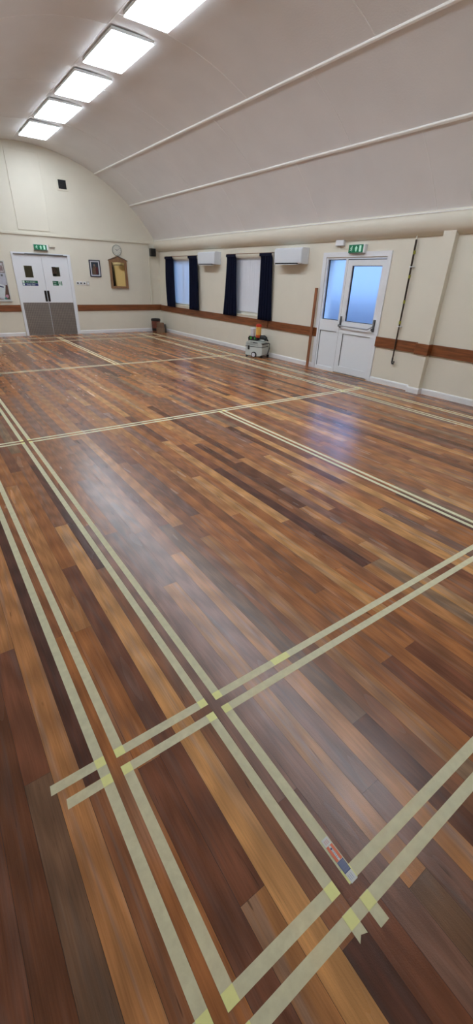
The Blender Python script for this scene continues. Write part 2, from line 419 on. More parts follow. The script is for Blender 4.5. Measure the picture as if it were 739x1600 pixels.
for base, xa, xb in ((4.31, 5.86, 6.60), (3.05, 4.90, 5.86), (4.42, 2.86, 4.90), (2.3, 1.2, 2.86), (4.2, .24, 1.2)):
    for q in range(-1, 5):
        y = base + 2.44 * q
        if YN < y < YE - .3: cross_seam(xa, xb, y, TN())

# coved casing below the vault on both sides
cove = [(6.60, 2.66), (6.575, 2.60), (6.557, 2.56), (6.552, 2.50), (6.562, 2.445), (6.59, 2.395), (6.64, 2.352), (6.70, 2.325), (6.73, 2.32), (6.73, 2.66)]
bm = NB(); prism(bm, cove, 'y', YN, YE); struct(TN(), bm, CREAM, smooth=True, label='cream coved casing along the top of the right wall', cat='trim')
bm = NB(); prism(bm, [(2 * XC - x, z) for x, z in cove], 'y', YN, YE); struct(TN(), bm, CREAM, smooth=True)
bm = NB(); prism(bm, [(6.56, 2.592), (6.56, 2.606), (6.575, 2.612), (6.61, 2.605), (6.61, 2.592)], 'y', YN, YE); struct(TN(), bm, BATTEN)

# skirting boards
def skirt(bm, p, ax, a, b, sgn):
    pr = [(p, 0), (p - sgn * .02, 0), (p - sgn * .02, .075), (p - sgn * .012, .092), (p, .095)]
    if ax == 'y': prism(bm, pr, 'y', a, b)
    else: prism(bm, pr, 'x', a, b)
bm = NB(); skirt(bm, YE, 'x', XL, 2.32, 1); skirt(bm, YE, 'x', 3.90, XW - .02, 1); struct('baseboard_far', bm, SKIRT)
bm = NB(); skirt(bm, XW, 'y', 6.66, YE, 1); skirt(bm, XW, 'y', 4.13, 5.04, 1); skirt(bm, XW, 'y', YN, 3.93, 1)
skirt(bm, 6.62, 'y', 3.91, 4.15, 1); box(bm, 6.615, XW, 4.13, 4.15, 0, .09); box(bm, 6.615, XW, 3.91, 3.93, 0, .09)
struct('baseboard_right', bm, SKIRT)
bm = NB(); skirt(bm, XL, 'y', YN, YE, -1); struct('baseboard_left', bm, SKIRT)

# dado rails, board by board
def rail_y(a, b, x=XW, z0=.632, z1=.802):
    bm = NB(); box(bm, x - .028, x, a, b, z0, z1, .006); return struct(TN(), bm, RAILW, label='stained wooden dado rail board along the right wall', cat='rail')
rail_y(6.60, 8.24); 
rail_y(8.255, 10.7); rail_y(10.702, YE - .028)
rail_y(4.13, 5.06); rail_y(YN, 3.93)
bm = NB(); box(bm, 6.592, 6.62, 3.905, 4.155, .632, .802, .006); box(bm, 6.60, XW - .004, 3.905, 3.93, .632, .802, .005); box(bm, 6.60, XW - .004, 4.13, 4.155, .632, .802, .005)
struct(TN(), bm, RAILW)
for a, b in ((3.925, XW), (XL, 2.33)):
    bm = NB(); box(bm, a, b, YE - .028, YE, .645, .812, .006); struct(TN(), bm, RAILY, label='stained wooden dado rail board along the far wall', cat='rail')
# dark knots in the rail board nearest the camera
# conduit / ledge on the far wall
bm = NB(); box(bm, XL, 6.42, YE - .035, YE, 2.505, 2.56, .006); struct(TN(), bm, CREAMP, label='cream trunking ledge across the far wall', cat='trim')
bm = NB(); box(bm, 6.365, 6.405, YE - .025, YE, .86, 2.505, .005); box(bm, 6.35, 6.42, YE - .03, YE, .815, .87, .006); struct(TN(), bm, CREAMP)
# raised blank panel with beading on the far wall
bm = NB(); holed(bm, 2.66, 3.49, 2.62, 4.32, [(2.69, 3.46, 2.65, 4.29)], YE - .016, YE + .002); box(bm, 2.67, 3.48, YE - .006, YE + .002, 2.63, 4.31)
struct(TN(), bm, CREAM)

# ------------------------------------------------------------ outside (seen only as blurred daylight) and foyer behind the double door
bm = NB(); box(bm, XW + .3, 30, -8, 26, -.2, -.12); struct('ground', bm, OUTSIDE)
bm = NB(); box(bm, 8.9, 9.0, 3, 16, -.12, 1.25); struct('trim_exterior_fence', bm, ADDED_DIMMER)  # unseen slab added outside to darken the lower part of the panes
bm = NB(); holed(bm, 1.9, 4.3, -.05, 2.6, [], YE + 2.4, YE + 2.5); box(bm, 1.8, 1.9, YE + .16, YE + 2.5, -.05, 2.6); box(bm, 4.3, 4.4, YE + .16, YE + 2.5, -.05, 2.6)
box(bm, 1.8, 4.4, YE + .16, YE + 2.5, 2.6, 2.7); box(bm, 1.8, 4.4, YE + .16, YE + 2.5, -.1, -.02); struct('wall_foyer', bm, FOYER)
t = thing('foyer_fill_lamp', 'added round fill lamp brightening the foyer behind the double door', 'lamp', (2.55, YE + 1.7, 2.60), 0)  # added light source, brightens the foyer behind the vision panels
bm = NB(); lathe(bm, [(.12, 0), (.12, -.03), (.08, -.06), (.02, -.07)], seg=24); obj('fill_lamp_bowl', bm, mat('foyer_fill_glow', (.9, .88, .8, 1), .4, emit=(1, .93, .8, 1), estr=16), t)
bm = NB(); lathe(bm, [(.135, 0), (.135, -.012), (.121, -.012)], seg=24); obj('fill_lamp_base', bm, LAMPFR, t)

# ------------------------------------------------------------ door_1: white double door with kick plates
d1 = bpy.data.objects.new('door_1', None); COL.objects.link(d1); d1.location = (3.11, YE, 0); d1['kind'] = 'structure'
d1['label'] = 'white double door with two vision panels and metal kick plates in the far wall'; d1['category'] = 'door'
bm = NB(); holed(bm, -.765, .79, 0, 2.10, [(-.70, .705, 0, 2.05)], -.03, .05); obj('door_frame', bm, WHITE, d1)
bm = NB(); box(bm, -.71, .71, -.045, -.028, 2.045, 2.07, .003); box(bm, -.42, .60, -.05, -.028, 2.07, 2.082); obj('door_head_bars', bm, DGREY, d1)  # dark grey bars across the head of the double door
def leaf(x0, x1, vx0, vx1, vz0, vz1, side):
    bm = NB(); holed(bm, x0, x1, .006, 2.045, [(vx0, vx1, vz0, vz1)], -.012, .032); lf = obj('door_leaf', bm, WHITE, d1)
    bm = NB(); box(bm, vx0, vx1, .006, .012, vz0, vz1); obj('vision_panel', bm, CLEAR, lf)
    bm = NB(); holed(bm, vx0 - .018, vx1 + .018, vz0 - .018, vz1 + .018, [(vx0, vx1, vz0, vz1)], -.018, -.010); obj('glazing_bead', bm, WHITE, lf)
    bm = NB(); box(bm, x0 + .006, x1 - .003, -.016, -.010, .012, .872, .001); obj('kick_plate', bm, KICK, lf)
    a = (-.075, -.014) if side < 0 else (.004, .066)
    bm = NB(); box(bm, a[0], a[1], -.018, -.010, .90, 1.178, .002)
    obj('push_plate', bm, PLATE, lf)
    bm = NB(); xm = (a[0] + a[1]) / 2 + .012 * side; tube(bm, [(xm, -.016, .93), (xm, -.05, .94), (xm, -.05, 1.14), (xm, -.016, 1.15)], .008); obj('pull_handle', bm, PLATE, lf)
    return lf
def kick_mat():
    M = mat('five_bar_tread_plate', (.24, .21, .19, 1), .42, metal=.55); n = M.node_tree; b = n.nodes['Principled BSDF']; L = n.links.new
    tx = n.nodes.new('ShaderNodeTexCoord'); sp = n.nodes.new('ShaderNodeSeparateXYZ'); L(tx.outputs['Object'], sp.inputs[0])
    def stripe(o, f, t):
        a = n.nodes.new('ShaderNodeMath'); a.operation = 'MULTIPLY'; a.inputs[1].default_value = f; L(o, a.inputs[0])
        s = n.nodes.new('ShaderNodeMath'); s.operation = 'SINE'; L(a.outputs[0], s.inputs[0])
        r = n.nodes.new('ShaderNodeMapRange'); r.inputs[1].default_value = -1; r.inputs[2].default_value = 1; r.inputs[3].default_value = 1 - t; r.inputs[4].default_value = 1 + t; L(s.outputs[0], r.inputs[0]); return r.outputs[0]
    k = n.nodes.new('ShaderNodeMath'); k.operation = 'MULTIPLY'; L(stripe(sp.outputs['X'], 2 * math.pi / .045, .22), k.inputs[0]); L(stripe(sp.outputs['Z'], 2 * math.pi / .045, .14), k.inputs[1])
    v = n.nodes.new('ShaderNodeVectorMath'); v.operation = 'SCALE'; v.inputs[0].default_value = (.24, .215, .195); L(k.outputs[0], v.inputs['Scale']); L(v.outputs[0], b.inputs['Base Color'])
    return M
KICK = kick_mat()
lfL = leaf(-.698, -.003, -.498, -.285, 1.50, 1.785, -1)
lfR = leaf(.003, .703, .237, .448, 1.545, 1.78, 1)

def text(name, s, size, m, parent, loc, rz=0, ext=.0006):
    c = bpy.data.curves.new(name, 'FONT'); c.body = s; c.size = size; c.extrude = ext; c.align_x = 'LEFT'
    o = bpy.data.objects.new(name, c); COL.objects.link(o); o.data.materials.append(m)
    o.rotation_euler = (math.radians(90), 0, rz); o.location = loc
    if parent: o.parent = parent
    return o
def notice(name, lf):
    return None
# left leaf notice: green over blue
bm = NB(); box(bm, -.61, -.20, -.0145, -.0115, 1.362, 1.425, .002); n1 = obj('notice_plate', bm, SGREEN, lfL); n1['label'] = 'green notice strip'
text('lettering', 'Fire escape', .052, SIGNW, n1, (-.505, -.015, 1.378))
bm = NB(); box(bm, -.60, -.552, -.0158, -.0145, 1.368, 1.42); obj('pictogram_plate', bm, SIGNW, n1)
bm = NB(); box(bm, -.61, -.20, -.0145, -.0115, 1.295, 1.358, .002); n2 = obj('notice_plate', bm, SBLUE, lfL); n2['label'] = 'blue notice strip'
text('lettering', 'Keep clear', .052, SIGNW, n2, (-.505, -.015, 1.311))
bm = NB(); cyl(bm, (-.575, -.0145, 1.327), (-.575, -.0162, 1.327), .024, seg=20); obj('pictogram_plate', bm, SIGNW, n2)

def runner(bm, cx, cz, h, y0, y1):
    """running-man pictogram as thin polygons, height h"""
    def P(pts): prism(bm, [(cx + x * h, cz + z * h) for x, z in pts], 'y', y0, y1)
    cyl(bm, (cx + .10 * h, y0, cz + .40 * h), (cx + .10 * h, y1, cz + .40 * h), .10 * h, seg=12)
    P([(-.02, .28), (.14, .26), (.06, -.05), (-.10, -.03)])
    P([(.06, .27), (.12, .22), (.30, .10), (.27, .03), (.08, .14)])
    P([(.0, .28), (-.24, .18), (-.30, -.02), (-.23, -.03), (-.18, .12), (.0, .18)])
    P([(.06, -.03), (.22, -.16), (.18, -.46), (.09, -.46), (.12, -.20), (-.05, -.08)])
    P([(-.10, -.02), (.0, -.05), (-.12, -.30), (-.38, -.32), (-.38, -.23), (-.18, -.22)])
# right leaf notice
bm = NB(); box(bm, .205, .365, -.0145, -.0115, 1.31, 1.432, .002); n3 = obj('notice_plate', bm, SGREEN, lfR); n3['label'] = 'green notice with white lettering'
text('lettering', 'Fire', .05, SIGNW, n3, (.222, -.015, 1.38)); text('lettering', 'exit', .05, SIGNW, n3, (.222, -.015, 1.325))
bm = NB(); box(bm, .367, .465, -.0145, -.0115, 1.31, 1.432, .002); n4 = obj('notice_plate', bm, SIGNW, lfR); n4['label'] = 'white notice with a green pictogram'
bm = NB(); runner(bm, .402, 1.372, .09, -.0155, -.0140); prism(bm, [(.44, 1.32), (.462, 1.32), (.462, 1.425), (.44, 1.425)], 'y', -.0155, -.0140); obj('pictogram', bm, SGREEN, n4)

# person standing in the dim foyer behind the right vision panel
def skin_chain(verts, edges, name, m, parent, root=0, sub=2):
    me = bpy.data.meshes.new(name); me.from_pydata([v[0] for v in verts], edges, []); me.materials.append(m)
    o = bpy.data.objects.new(name, me); COL.objects.link(o)
    if parent: o.parent = parent
    sk = o.modifiers.new('skin', 'SKIN'); sk.use_smooth_shade = True
    if not me.skin_vertices: me.skin_vertices.new()
    for i, v in enumerate(verts):
        r = v[1] if isinstance(v[1], tuple) else (v[1], v[1]); me.skin_vertices[0].data[i].radius = r; me.skin_vertices[0].data[i].use_root = (i == root)
    sb = o.modifiers.new('sub', 'SUBSURF'); sb.levels = sub; sb.render_levels = sub
    return o
SKIN = mat('skin', (.42, .24, .17, 1), .5); HAIR = mat('dark_hair', (.015, .011, .009, 1), .6); SHIRT = mat('dark_shirt', (.02, .02, .03, 1), .8)
per = thing('person', 'bearded person in dark clothes looking through the right vision panel of the double door', 'person', (3.50, YE + .42, 0))
V = [((0, 0, .98), (.15, .11)), ((0, 0, 1.18), (.14, .10)), ((0, 0, 1.38), (.165, .10)), ((0, 0, 1.47), (.07, .06)), ((0, -.005, 1.54), .052)]
Ed = [(0, 1), (1, 2), (2, 3), (3, 4)]
for s in (-1, 1):
    b0 = len(V); V += [((s * .19, 0, 1.41), .055), ((s * .24, .02, 1.14), .042), ((s * .25, -.03, .90), .032), ((s * .25, -.05, .81), (.022, .035)), ((s * .245, -.06, .74), (.012, .02))]
    Ed += [(2, b0), (b0, b0 + 1), (b0 + 1, b0 + 2), (b0 + 2, b0 + 3), (b0 + 3, b0 + 4)]
    b1 = len(V); V += [((s * .095, 0, .88), .09), ((s * .10, -.01, .50), .06), ((s * .10, .02, .10), .04), ((s * .10, -.12, .045), (.04, .028))]
    Ed += [(0, b1), (b1, b1 + 1), (b1 + 1, b1 + 2), (b1 + 2, b1 + 3)]
skin_chain(V, Ed, 'body', SHIRT, per)
bm = NB(); r = bmesh.ops.create_uvsphere(bm, u_segments=28, v_segments=20, radius=1)
for v in bm.verts:
    x, y, z = v.co; w_ = .078 * (1 - .22 * max(0, -z)); v.co = Vector((x * w_, y * .095 - .01, 1.665 + z * .118))
    if abs(x) < .16 and y < -.8 and -.28 < z < .12: v.co.y -= .022 * (1 - (z + .28) / .45)
    for s in (-1, 1):
        d = (Vector((x, z)) - Vector((s * .42, .08))).length
        if d < .22 and y < 0: v.co.y += .010 * (1 - d / .22)
head = obj('head', bm, SKIN, per, smooth='all')
for s in (-1, 1):
    bm = NB(); bmesh.ops.create_uvsphere(bm, u_segments=10, v_segments=8, radius=.012, matrix=Matrix.Translation((s * .031, -.092, 1.678)))
    obj('eye', bm, HAIR, head, smooth='all')
bm = NB(); r = bmesh.ops.create_uvsphere(bm, u_segments=24, v_segments=16, radius=1)
for v in bm.verts: v.co = Vector((v.co.x * .088, v.co.y * .10 + .012, 1.70 + v.co.z * .105))
bmesh.ops.delete(bm, geom=[v for v in bm.verts if v.co.y < -.045 and v.co.z < 1.752], context='VERTS'); obj('hair', bm, HAIR, head, smooth='all')
bm = NB(); bmesh.ops.create_uvsphere(bm, u_segments=16, v_segments=10, radius=1)
for v in bm.verts: v.co = Vector((v.co.x * .055, v.co.y * .05 - .062, 1.578 + v.co.z * .038))
obj('beard', bm, HAIR, head, smooth='all')
for s in (-1, 1):
    bm = NB(); bmesh.ops.create_uvsphere(bm, u_segments=10, v_segments=8, radius=1)
    for v in bm.verts: v.co = Vector((s * .078 + v.co.x * .010, v.co.y * .018, 1.66 + v.co.z * .03))
    obj('ear', bm, SKIN, head, smooth='all')

# ------------------------------------------------------------ door_2: glazed exit door with side light (local frame: X along wall towards camera, Y into the wall)
RZ = -math.pi / 2
d2 = bpy.data.objects.new('door_2', None); COL.objects.link(d2); d2.location = (XW, 5.11, 0); d2.rotation_euler = (0, 0, RZ); d2['kind'] = 'structure'
d2['label'] = 'white glazed exit door with frosted panes and side light in the right wall'; d2['category'] = 'door'
# local x = -(world y - 5.11): range -1.47 .. 0
X = lambda y: -(y - 5.11)
bm = NB(); holed(bm, X(6.65), X(5.045), 0, 2.145, [(X(6.56), X(5.125), 0, 2.065)], -.022, .02); obj('architrave', bm, WHITE, d2)
bm = NB(); holed(bm, X(6.575), X(5.105), 0.0, 2.06, [(X(6.525), X(6.065), .98, 2.03), (X(6.00), X(5.115), .018, 2.032), (X(6.525), X(6.065), .075, .775)], 0, .09)
obj('door_frame', bm, UPVC, d2)
bm = NB(); box(bm, X(6.525), X(6.065), .045, .06, .98, 2.03); obj('glass_pane', bm, FROST, d2)
bm = NB(); holed(bm, X(6.525), X(6.065), .98, 2.03, [(X(6.500), X(6.075), .992, 2.02)], .036, .044); obj('gasket', bm, BLACK, d2)
bm = NB(); box(bm, X(6.525), X(6.065), .02, .06, .075, .775); holed(bm, X(6.525), X(6.065), .075, .775, [(X(6.513), X(6.075), .085, .765)], .010, .02, mi=0); obj('lower_panel', bm, UPVC, d2)
bm = NB(); box(bm, X(6.525), X(6.515), .004, .012, .075, .775); box(bm, X(6.515), X(6.065), .004, .012, .767, .775); obj('panel_gasket', bm, DGREY, d2)
bm = NB(); box(bm, X(6.001), X(5.995), -.010, .03, .02, 2.03); obj('edge_gap_shade', bm, DGREY, d2)  # dark strip drawn in place of the shaded gap beside the leaf
bm = NB(); holed(bm, X(5.995), X(5.12), .025, 2.022, [(X(5.885), X(5.205), .985, 1.925), (X(5.885), X(5.205), .145, .765)], -.012, .05); lf2 = obj('door_leaf', bm, UPVC, d2)
bm = NB(); box(bm, X(5.885), X(5.205), .02, .034, .985, 1.925); obj('glass_pane', bm, FROST, lf2)
bm = NB(); holed(bm, X(5.885), X(5.205), .985, 1.925, [(X(5.860), X(5.215), .995, 1.915)], .010, .019); obj('gasket', bm, BLACK, lf2)
bm = NB(); box(bm, X(5.885), X(5.205), .006, .034, .145, .765); obj('lower_panel', bm, UPVC, lf2)
bm = NB(); box(bm, X(5.885), X(5.205), -.006, .004, .757, .767); box(bm, X(5.885), X(5.875), -.006, .004, .145, .757); obj('panel_gasket', bm, DGREY, lf2)
bm = NB(); box(bm, X(5.99), X(5.12), -.014, -.011, 2.018, 2.028); obj('head_gap_seal', bm, BLACK, d2)
bm = NB(); tube(bm, [(X(5.95), -.075, .905), (X(5.55), -.078, .90), (X(5.25), -.078, .90), (X(5.20), -.07, .925), (X(5.165), -.045, .95)], .011); bar = obj('push_bar', bm, GREY, lf2)
for y in (5.965, 5.155):
    bm = NB(); box(bm, X(y) - .016, X(y) + .016, -.045, -.012, .865, 1.07, .006); box(bm, X(y) - .012, X(y) + .012, -.085, -.04, .885, .925, .005); obj('bar_bracket', bm, DGREY, bar)
bm = NB(); box(bm, X(5.60), X(5.50), .10, .16, -.05, .0); bm.free()
bm = NB(); box(bm, X(6.0), X(5.12), -.005, .06, .0, .018); obj('threshold', bm, GREY, d2)

# ------------------------------------------------------------ windows
def window(name, W, lbl):
    y0, y1, z0, z1 = W
    w_ = bpy.data.objects.new(name, None); COL.objects.link(w_); w_.location = (XW, y0, 0); w_.rotation_euler = (0, 0, RZ); w_['kind'] = 'structure'; w_['label'] = lbl; w_['category'] = 'window'
    L = lambda y: -(y - y0)
    bm = NB(); ym = (y0 + y1) / 2
    holed(bm, L(y1), L(y0), z0, z1, [(L(y1) + .06, L(ym) - .03, z0 + .06, z1 - .06), (L(ym) + .03, L(y0) - .06, z0 + .06, z1 - .06)], .15, .21); obj('window_frame', bm, UPVC, w_)
    for a, b in ((L(y1) + .06, L(ym) - .03), (L(ym) + .03, L(y0) - .06)):
        bm = NB(); box(bm, a, b, .175, .185, z0 + .06, z1 - .06); obj('glass_pane', bm, CLEAR, w_)
    bm = NB(); box(bm, L(y1) + .001, L(y0) - .001, -.015, .15, z0, z0 + .02, .004); box(bm, L(y1) + .001, L(y0) - .001, .10, .149, z0 + .02, z0 + .085, .003); obj('window_sill', bm, CREAMP, w_)
    return w_
window('window_1', W1, 'window with daylit vertical blinds near the far corner')
window('window_2', W2, 'window with closed pale blinds between the two air conditioners')
def blind(label, W, zb, m, ang, lead):
    y0, y1, z0, z1 = W
    t = thing('vertical_blind', label, 'blind', (XW + .075, (y0 + y1) / 2, zb), RZ, 'vertical blinds in the windows')
    hw = (y1 - y0) / 2 - .015
    bm = NB(); box(bm, -hw, hw, -.02, .02, z1 - zb - .04, z1 - zb, .004); obj('headrail', bm, UPVC, t)
    bm = NB(); n = int(2 * hw / .082)
    for i in range(n):
        cx = -hw + (i + .5) * 2 * hw / n; a = math.radians(ang + random.uniform(-4, 4)); hx, hy = .0445 * math.cos(a), .0445 * math.sin(a)
        for s in range(4):
            u0, u1 = -1 + s * .5, -.5 + s * .5
            bow = lambda u: .006 * (1 - u * u)
            q = [(cx + hx * u0, hy * u0 + bow(u0)), (cx + hx * u1, hy * u1 + bow(u1))]
            bm.faces.new([bm.verts.new(p) for p in ((q[0][0], q[0][1], .0), (q[1][0], q[1][1], .0), (q[1][0], q[1][1], z1 - zb - .045), (q[0][0], q[0][1], z1 - zb - .045))])
    bmesh.ops.remove_doubles(bm, verts=bm.verts, dist=.0002)
    obj('slats', bm, m, t, smooth='all')
    return t
blind('vertical blind glowing blue with daylight between dark curtains nearest the far corner', W1, .91, BLINDT, 14, 0)
blind('closed grey-white vertical blind between curtains left of the large air conditioner', W2, .925, BLINDO, 6, 0)

# curtains
def curtain(label, yt0, yt1, yb0, yb1, sway, folds, seed):
    rnd = random.Random(seed); z0, z1 = .802, 2.16; yc = (yt0 + yt1) / 2
    t = thing('curtain', label, 'curtain', (6.64, yc, z0), RZ, 'navy curtains at the right wall windows')
    bm = NB(); nu, nz = folds * 8, 16; ph = rnd.uniform(0, 6); rows = []
    for k in range(nz + 1):
        s = k / nz; z = (z1 - z0) * (1 - s)
        e = s ** 1.2
        a = yt0 + (yb0 - yt0) * e + sway * math.sin(math.pi * s) ; b = yt1 + (yb1 - yt1) * e + sway * .6 * math.sin(math.pi * s)
        row = []
        for i in range(nu + 1):
            u = i / nu; y = a + (b - a) * u
            amp = .022 + .012 * s
            d = amp * math.sin(2 * math.pi * folds * u + ph + .5 * math.sin(3 * s + seed)) + .008 * math.sin(5.3 * u * folds + 2 * s + seed)
            if k == 0: d *= .8
            row.append(bm.verts.new((-(y - yc), d * (.35 if k < 1 else 1) - (.030 if k < 1 else 0), z)))
        rows.append(row)
    for A, B in zip(rows, rows[1:]):
        for i in range(nu): bm.faces.new((A[i], A[i + 1], B[i + 1], B[i]))
    bmesh.ops.recalc_face_normals(bm, faces=bm.faces)
    bmesh.ops.solidify(bm, geom=bm.faces[:], thickness=.004)
    cl_ = obj('curtain_cloth', bm, NAVY, t, smooth='all')
    bm = NB(); mx_ = abs(yt0 - yt1) / 2
    box(bm, -mx_ - .005, mx_ + .005, -.038, -.016, z1 - z0 - .05, z1 - z0 + .012, .006); obj('heading_tape', bm, NAVY, t)
    return t
curtain('dark navy curtain left of the blue daylit window, nearest the far corner', 13.41, 12.93, 13.42, 12.86, .03, 5, 1)
curtain('dark navy curtain right of the blue daylit window, beside the far air conditioner', 11.94, 11.45, 11.91, 11.40, -.02, 5, 2)
curtain('dark navy curtain left of the closed grey blind, flaring towards its hem', 9.96, 9.57, 10.14, 9.53, .0, 5, 3)
curtain('dark navy curtain right of the closed grey blind, beside the near air conditioner', 8.59, 8.17, 8.60, 8.11, .0, 5, 4)
for y0, y1, lb in ((11.42, 13.44, 'slim curtain pole above the blue daylit window'), (8.14, 9.99, 'slim curtain pole above the closed grey blind')):
    t = thing('curtain_pole', lb, 'curtain pole', (6.64, (y0 + y1) / 2, 2.175), RZ, 'curtain poles over the windows'); h = (y1 - y0) / 2
    bm = NB(); cyl(bm, (-h, 0, 0), (h, 0, 0), .008); obj('rod', bm, BRICKBROWN, t)
    for s in (-1, 1):
        bm = NB(); box(bm, s * (h - .06) - .01, s * (h - .06) + .01, 0, .08, -.012, .012, .003); obj('bracket', bm, GREY, t)

# ------------------------------------------------------------ air conditioners (wall units)
def aircon():
    t = thing('air_conditioner', 'white wall air conditioner right of the closed grey blind, vent flap open', 'air conditioner', (XW, 7.51, 1.955), RZ, 'wall air conditioners')
    pr = [(-.20, .02), (-.202, .20), (-.20, .262), (-.175, .285), (0, .285), (0, .0), (-.10, 0), (-.165, .004)]
    bm = NB(); prism(bm, pr, 'x', -.425, .425)
    bmesh.ops.bevel(bm, geom=[e for e in bm.edges if abs(e.verts[0].co.x - e.verts[1].co.x) < 1e-5 and not (e.verts[0].co.y > -.01 and e.verts[1].co.y > -.01) and len(e.link_faces) == 2 and e.calc_face_angle(0) > 1.2], offset=.006, segments=2, affect='EDGES')
    obj('casing', bm, AC_M, t, smooth=True)
    bm = NB(); box(bm, -.418, .418, -.207, -.200, .045, .255, .003); obj('front_panel', bm, AC_M, t)
    bm = NB(); box(bm, -.40, .30, -.196, -.06, -.004, .022); obj('air_outlet', bm, BLACK, t)
    bm = NB(); box(bm, -.40, .30, -.225, -.14, -.018, -.008, .003); obj('flap', bm, UPVC, t)
    bm = NB(); box(bm, .424, .430, -.05, -.012, .13, .25); 
    for k in range(5): box(bm, .428, .434, -.048, -.014, .14 + .022 * k, .148 + .022 * k)
    obj('side_grille', bm, UPVC, t)
    return t
AC_M = mat('air_conditioner_plastic', (.72, .755, .80, 1), .35)
ac = aircon()
ac2 = dup(ac, (XW, 10.80, 1.955), RZ, 'white wall air conditioner between the two curtained windows, beside the blue-lit one')

# ------------------------------------------------------------ exit signs and small boxes
def exit_sign(loc, rz, label):
    t = thing('exit_sign', label, 'sign', loc, rz, 'green emergency exit signs')
    bm = NB(); box(bm, -.185, .185, -.075, 0, -.066, .066, .006); obj('housing', bm, UPVC, t)
    bm = NB(); box(bm, -.183, .150, -.079, -.074, -.062, .062, .002); fc = obj('sign_face', bm, GREEN, t)
    bm = NB(); runner(bm, -.115, 0, .088, -.081, -.078); obj('running_figure', bm, SIGNLIT, fc)
    bm = NB(); prism(bm, [(-.018, -.045), (.004, -.045), (.004, .012), (.022, .012), (-.007, .045), (-.036, .012), (-.018, .012)], 'y', -.081, -.078); obj('arrow', bm, SIGNLIT, fc)
    bm = NB(); box(bm, .062, .108, -.081, -.078, -.048, .048); obj('doorway_symbol', bm, SIGNLIT, fc)
    bm = NB(); box(bm, -.17, .17, -.07, -.006, -.074, -.066); obj('light_diffuser', bm, DGREY, t)
    return t
exit_sign((3.14, YE, 2.235), 0, 'green exit sign above the white double door')
exit_sign((XW, 5.79, 2.187), RZ, 'green exit sign above the glazed exit door')
t = thing('sounder_box', 'small white box high on the wall left of the exit sign over the glazed door', 'alarm box', (XW, 6.24, 2.29), RZ)
bm = NB(); box(bm, -.10, .10, -.055, 0, -.042, .045, .006); obj('housing', bm, UPVC, t)
bm = NB(); box(bm, -.095, .095, -.05, -.004, -.05, -.042); obj('base', bm, GREY, t)
bm = NB(); tube(bm, [(-.02, -.01, -.05), (-.02, -.008, -.085), (.05, -.008, -.095), (.27, -.008, -.095)], .004); obj('cable', bm, CREAMP, t)
t = thing('door_contact_box', 'small cream box on the wall right of the exit sign over the double door', 'alarm box', (3.45, YE, 2.285), 0)
bm = NB(); box(bm, -.08, .08, -.04, 0, -.03, .035, .005); obj('housing', bm, CREAMP, t)
bm = NB(); box(bm, -.075, .075, -.035, -.004, -.042, -.03); obj('base', bm, GREY, t)

# ------------------------------------------------------------ far wall: vent, clock, mirror, picture, hooks, speaker, noticeboard
t = thing('wall_vent', 'square black vent grille in a cream frame high on the far wall', 'vent', (3.975, YE, 3.715), 0)
bm = NB(); holed(bm, -.145, .145, -.135, .135, [(-.105, .105, -.10, .10)], -.02, 0); obj('vent_frame', bm, CREAMP, t)
bm = NB(); box(bm, -.105, .105, -.006, -.001, -.10, .10)
for k in range(9): box(bm, -.105, .105, -.014, -.004, -.098 + k * .023, -.090 + k * .023)
obj('grille', bm, DARK, t)

CLOCKF = mat('clock_face', (.66, .66, .58, 1), .5); CLOCKR = mat('clock_rim', (.30, .32, .27, 1), .4)
t = thing('wall_clock', 'round pale wall clock above the wooden mirror', 'clock', (5.33, YE, 2.285), 0)
rot = Matrix.Rotation(math.pi / 2, 4, 'X')
bm = NB(); lathe(bm, [(.142, 0), (.146, .02), (.142, .034), (.130, .034), (.128, .026)], seg=40); bm.transform(rot); obj('rim', bm, CLOCKR, t, smooth=True)
bm = NB(); cyl(bm, (0, 0, 0), (0, -.030, 0), .128, seg=40); obj('dial', bm, CLOCKF, t)
for k in range(12):
    a = k * math.pi / 6; b2 = NB(); box(b2, -.004, .004, -.0315, -.0295, .095, .115)
    b2.transform(Matrix.Rotation(a, 4, 'Y')); obj('hour_mark', b2, DGREY, t)
for nm, ang, ln, wd in (('hour_hand', -60, .06, .006), ('minute_hand', 60, .09, .004)):
    b2 = NB(); box(b2, -wd, wd, -.034, -.032, -.012, ln); b2.transform(Matrix.Rotation(math.radians(ang), 4, 'Y')); obj(nm, b2, DGREY, t)

MIR = mat('amber_mirror_glass', (.80, .62, .30, 1), .03, metal=1)
t = thing('wall_mirror', 'tall wooden framed mirror with a pitched top below the clock', 'mirror', (5.32, YE, 1.275), 0)
def ring(bm, outer, inner, y0, y1):
    n = len(outer); 
    for (P, Q) in ((outer, inner),):
        vo0 = [bm.verts.new((x, y0, z)) for x, z in outer]; vi0 = [bm.verts.new((x, y0, z)) for x, z in inner]
        vo1 = [bm.verts.new((x, y1, z)) for x, z in outer]; vi1 = [bm.verts.new((x, y1, z)) for x, z in inner]
        for i in range(n):
            j = (i + 1) % n
            bm.faces.new((vo0[i], vo0[j], vi0[j], vi0[i])); bm.faces.new((vo1[i], vo1[j], vi1[j], vi1[i]))
            bm.faces.new((vo0[i], vo0[j], vo1[j], vo1[i])); bm.faces.new((vi0[i], vi0[j], vi1[j], vi1[i]))
bm = NB(); ring(bm, [(-.275, 0), (.275, 0), (.275, .745), (0, .845), (-.275, .745)], [(-.205, .055), (.205, .055), (.205, .69), (0, .70), (-.205, .69)], -.045, 0)
fr = obj('mirror_frame', bm, BRICKBROWN, t)
bm = NB(); ring(bm, [(-.30, .735), (0, .845), (.30, .735), (.30, .755), (0, .868), (-.30, .755)], [(-.299, .737), (0, .847), (.299, .737), (.299, .753), (0, .866), (-.299, .753)], -.055, 0)
box(bm, -.001, .001, -.02, -.01, .80, .81); obj('pediment_moulding', bm, BRICKBROWN, t)
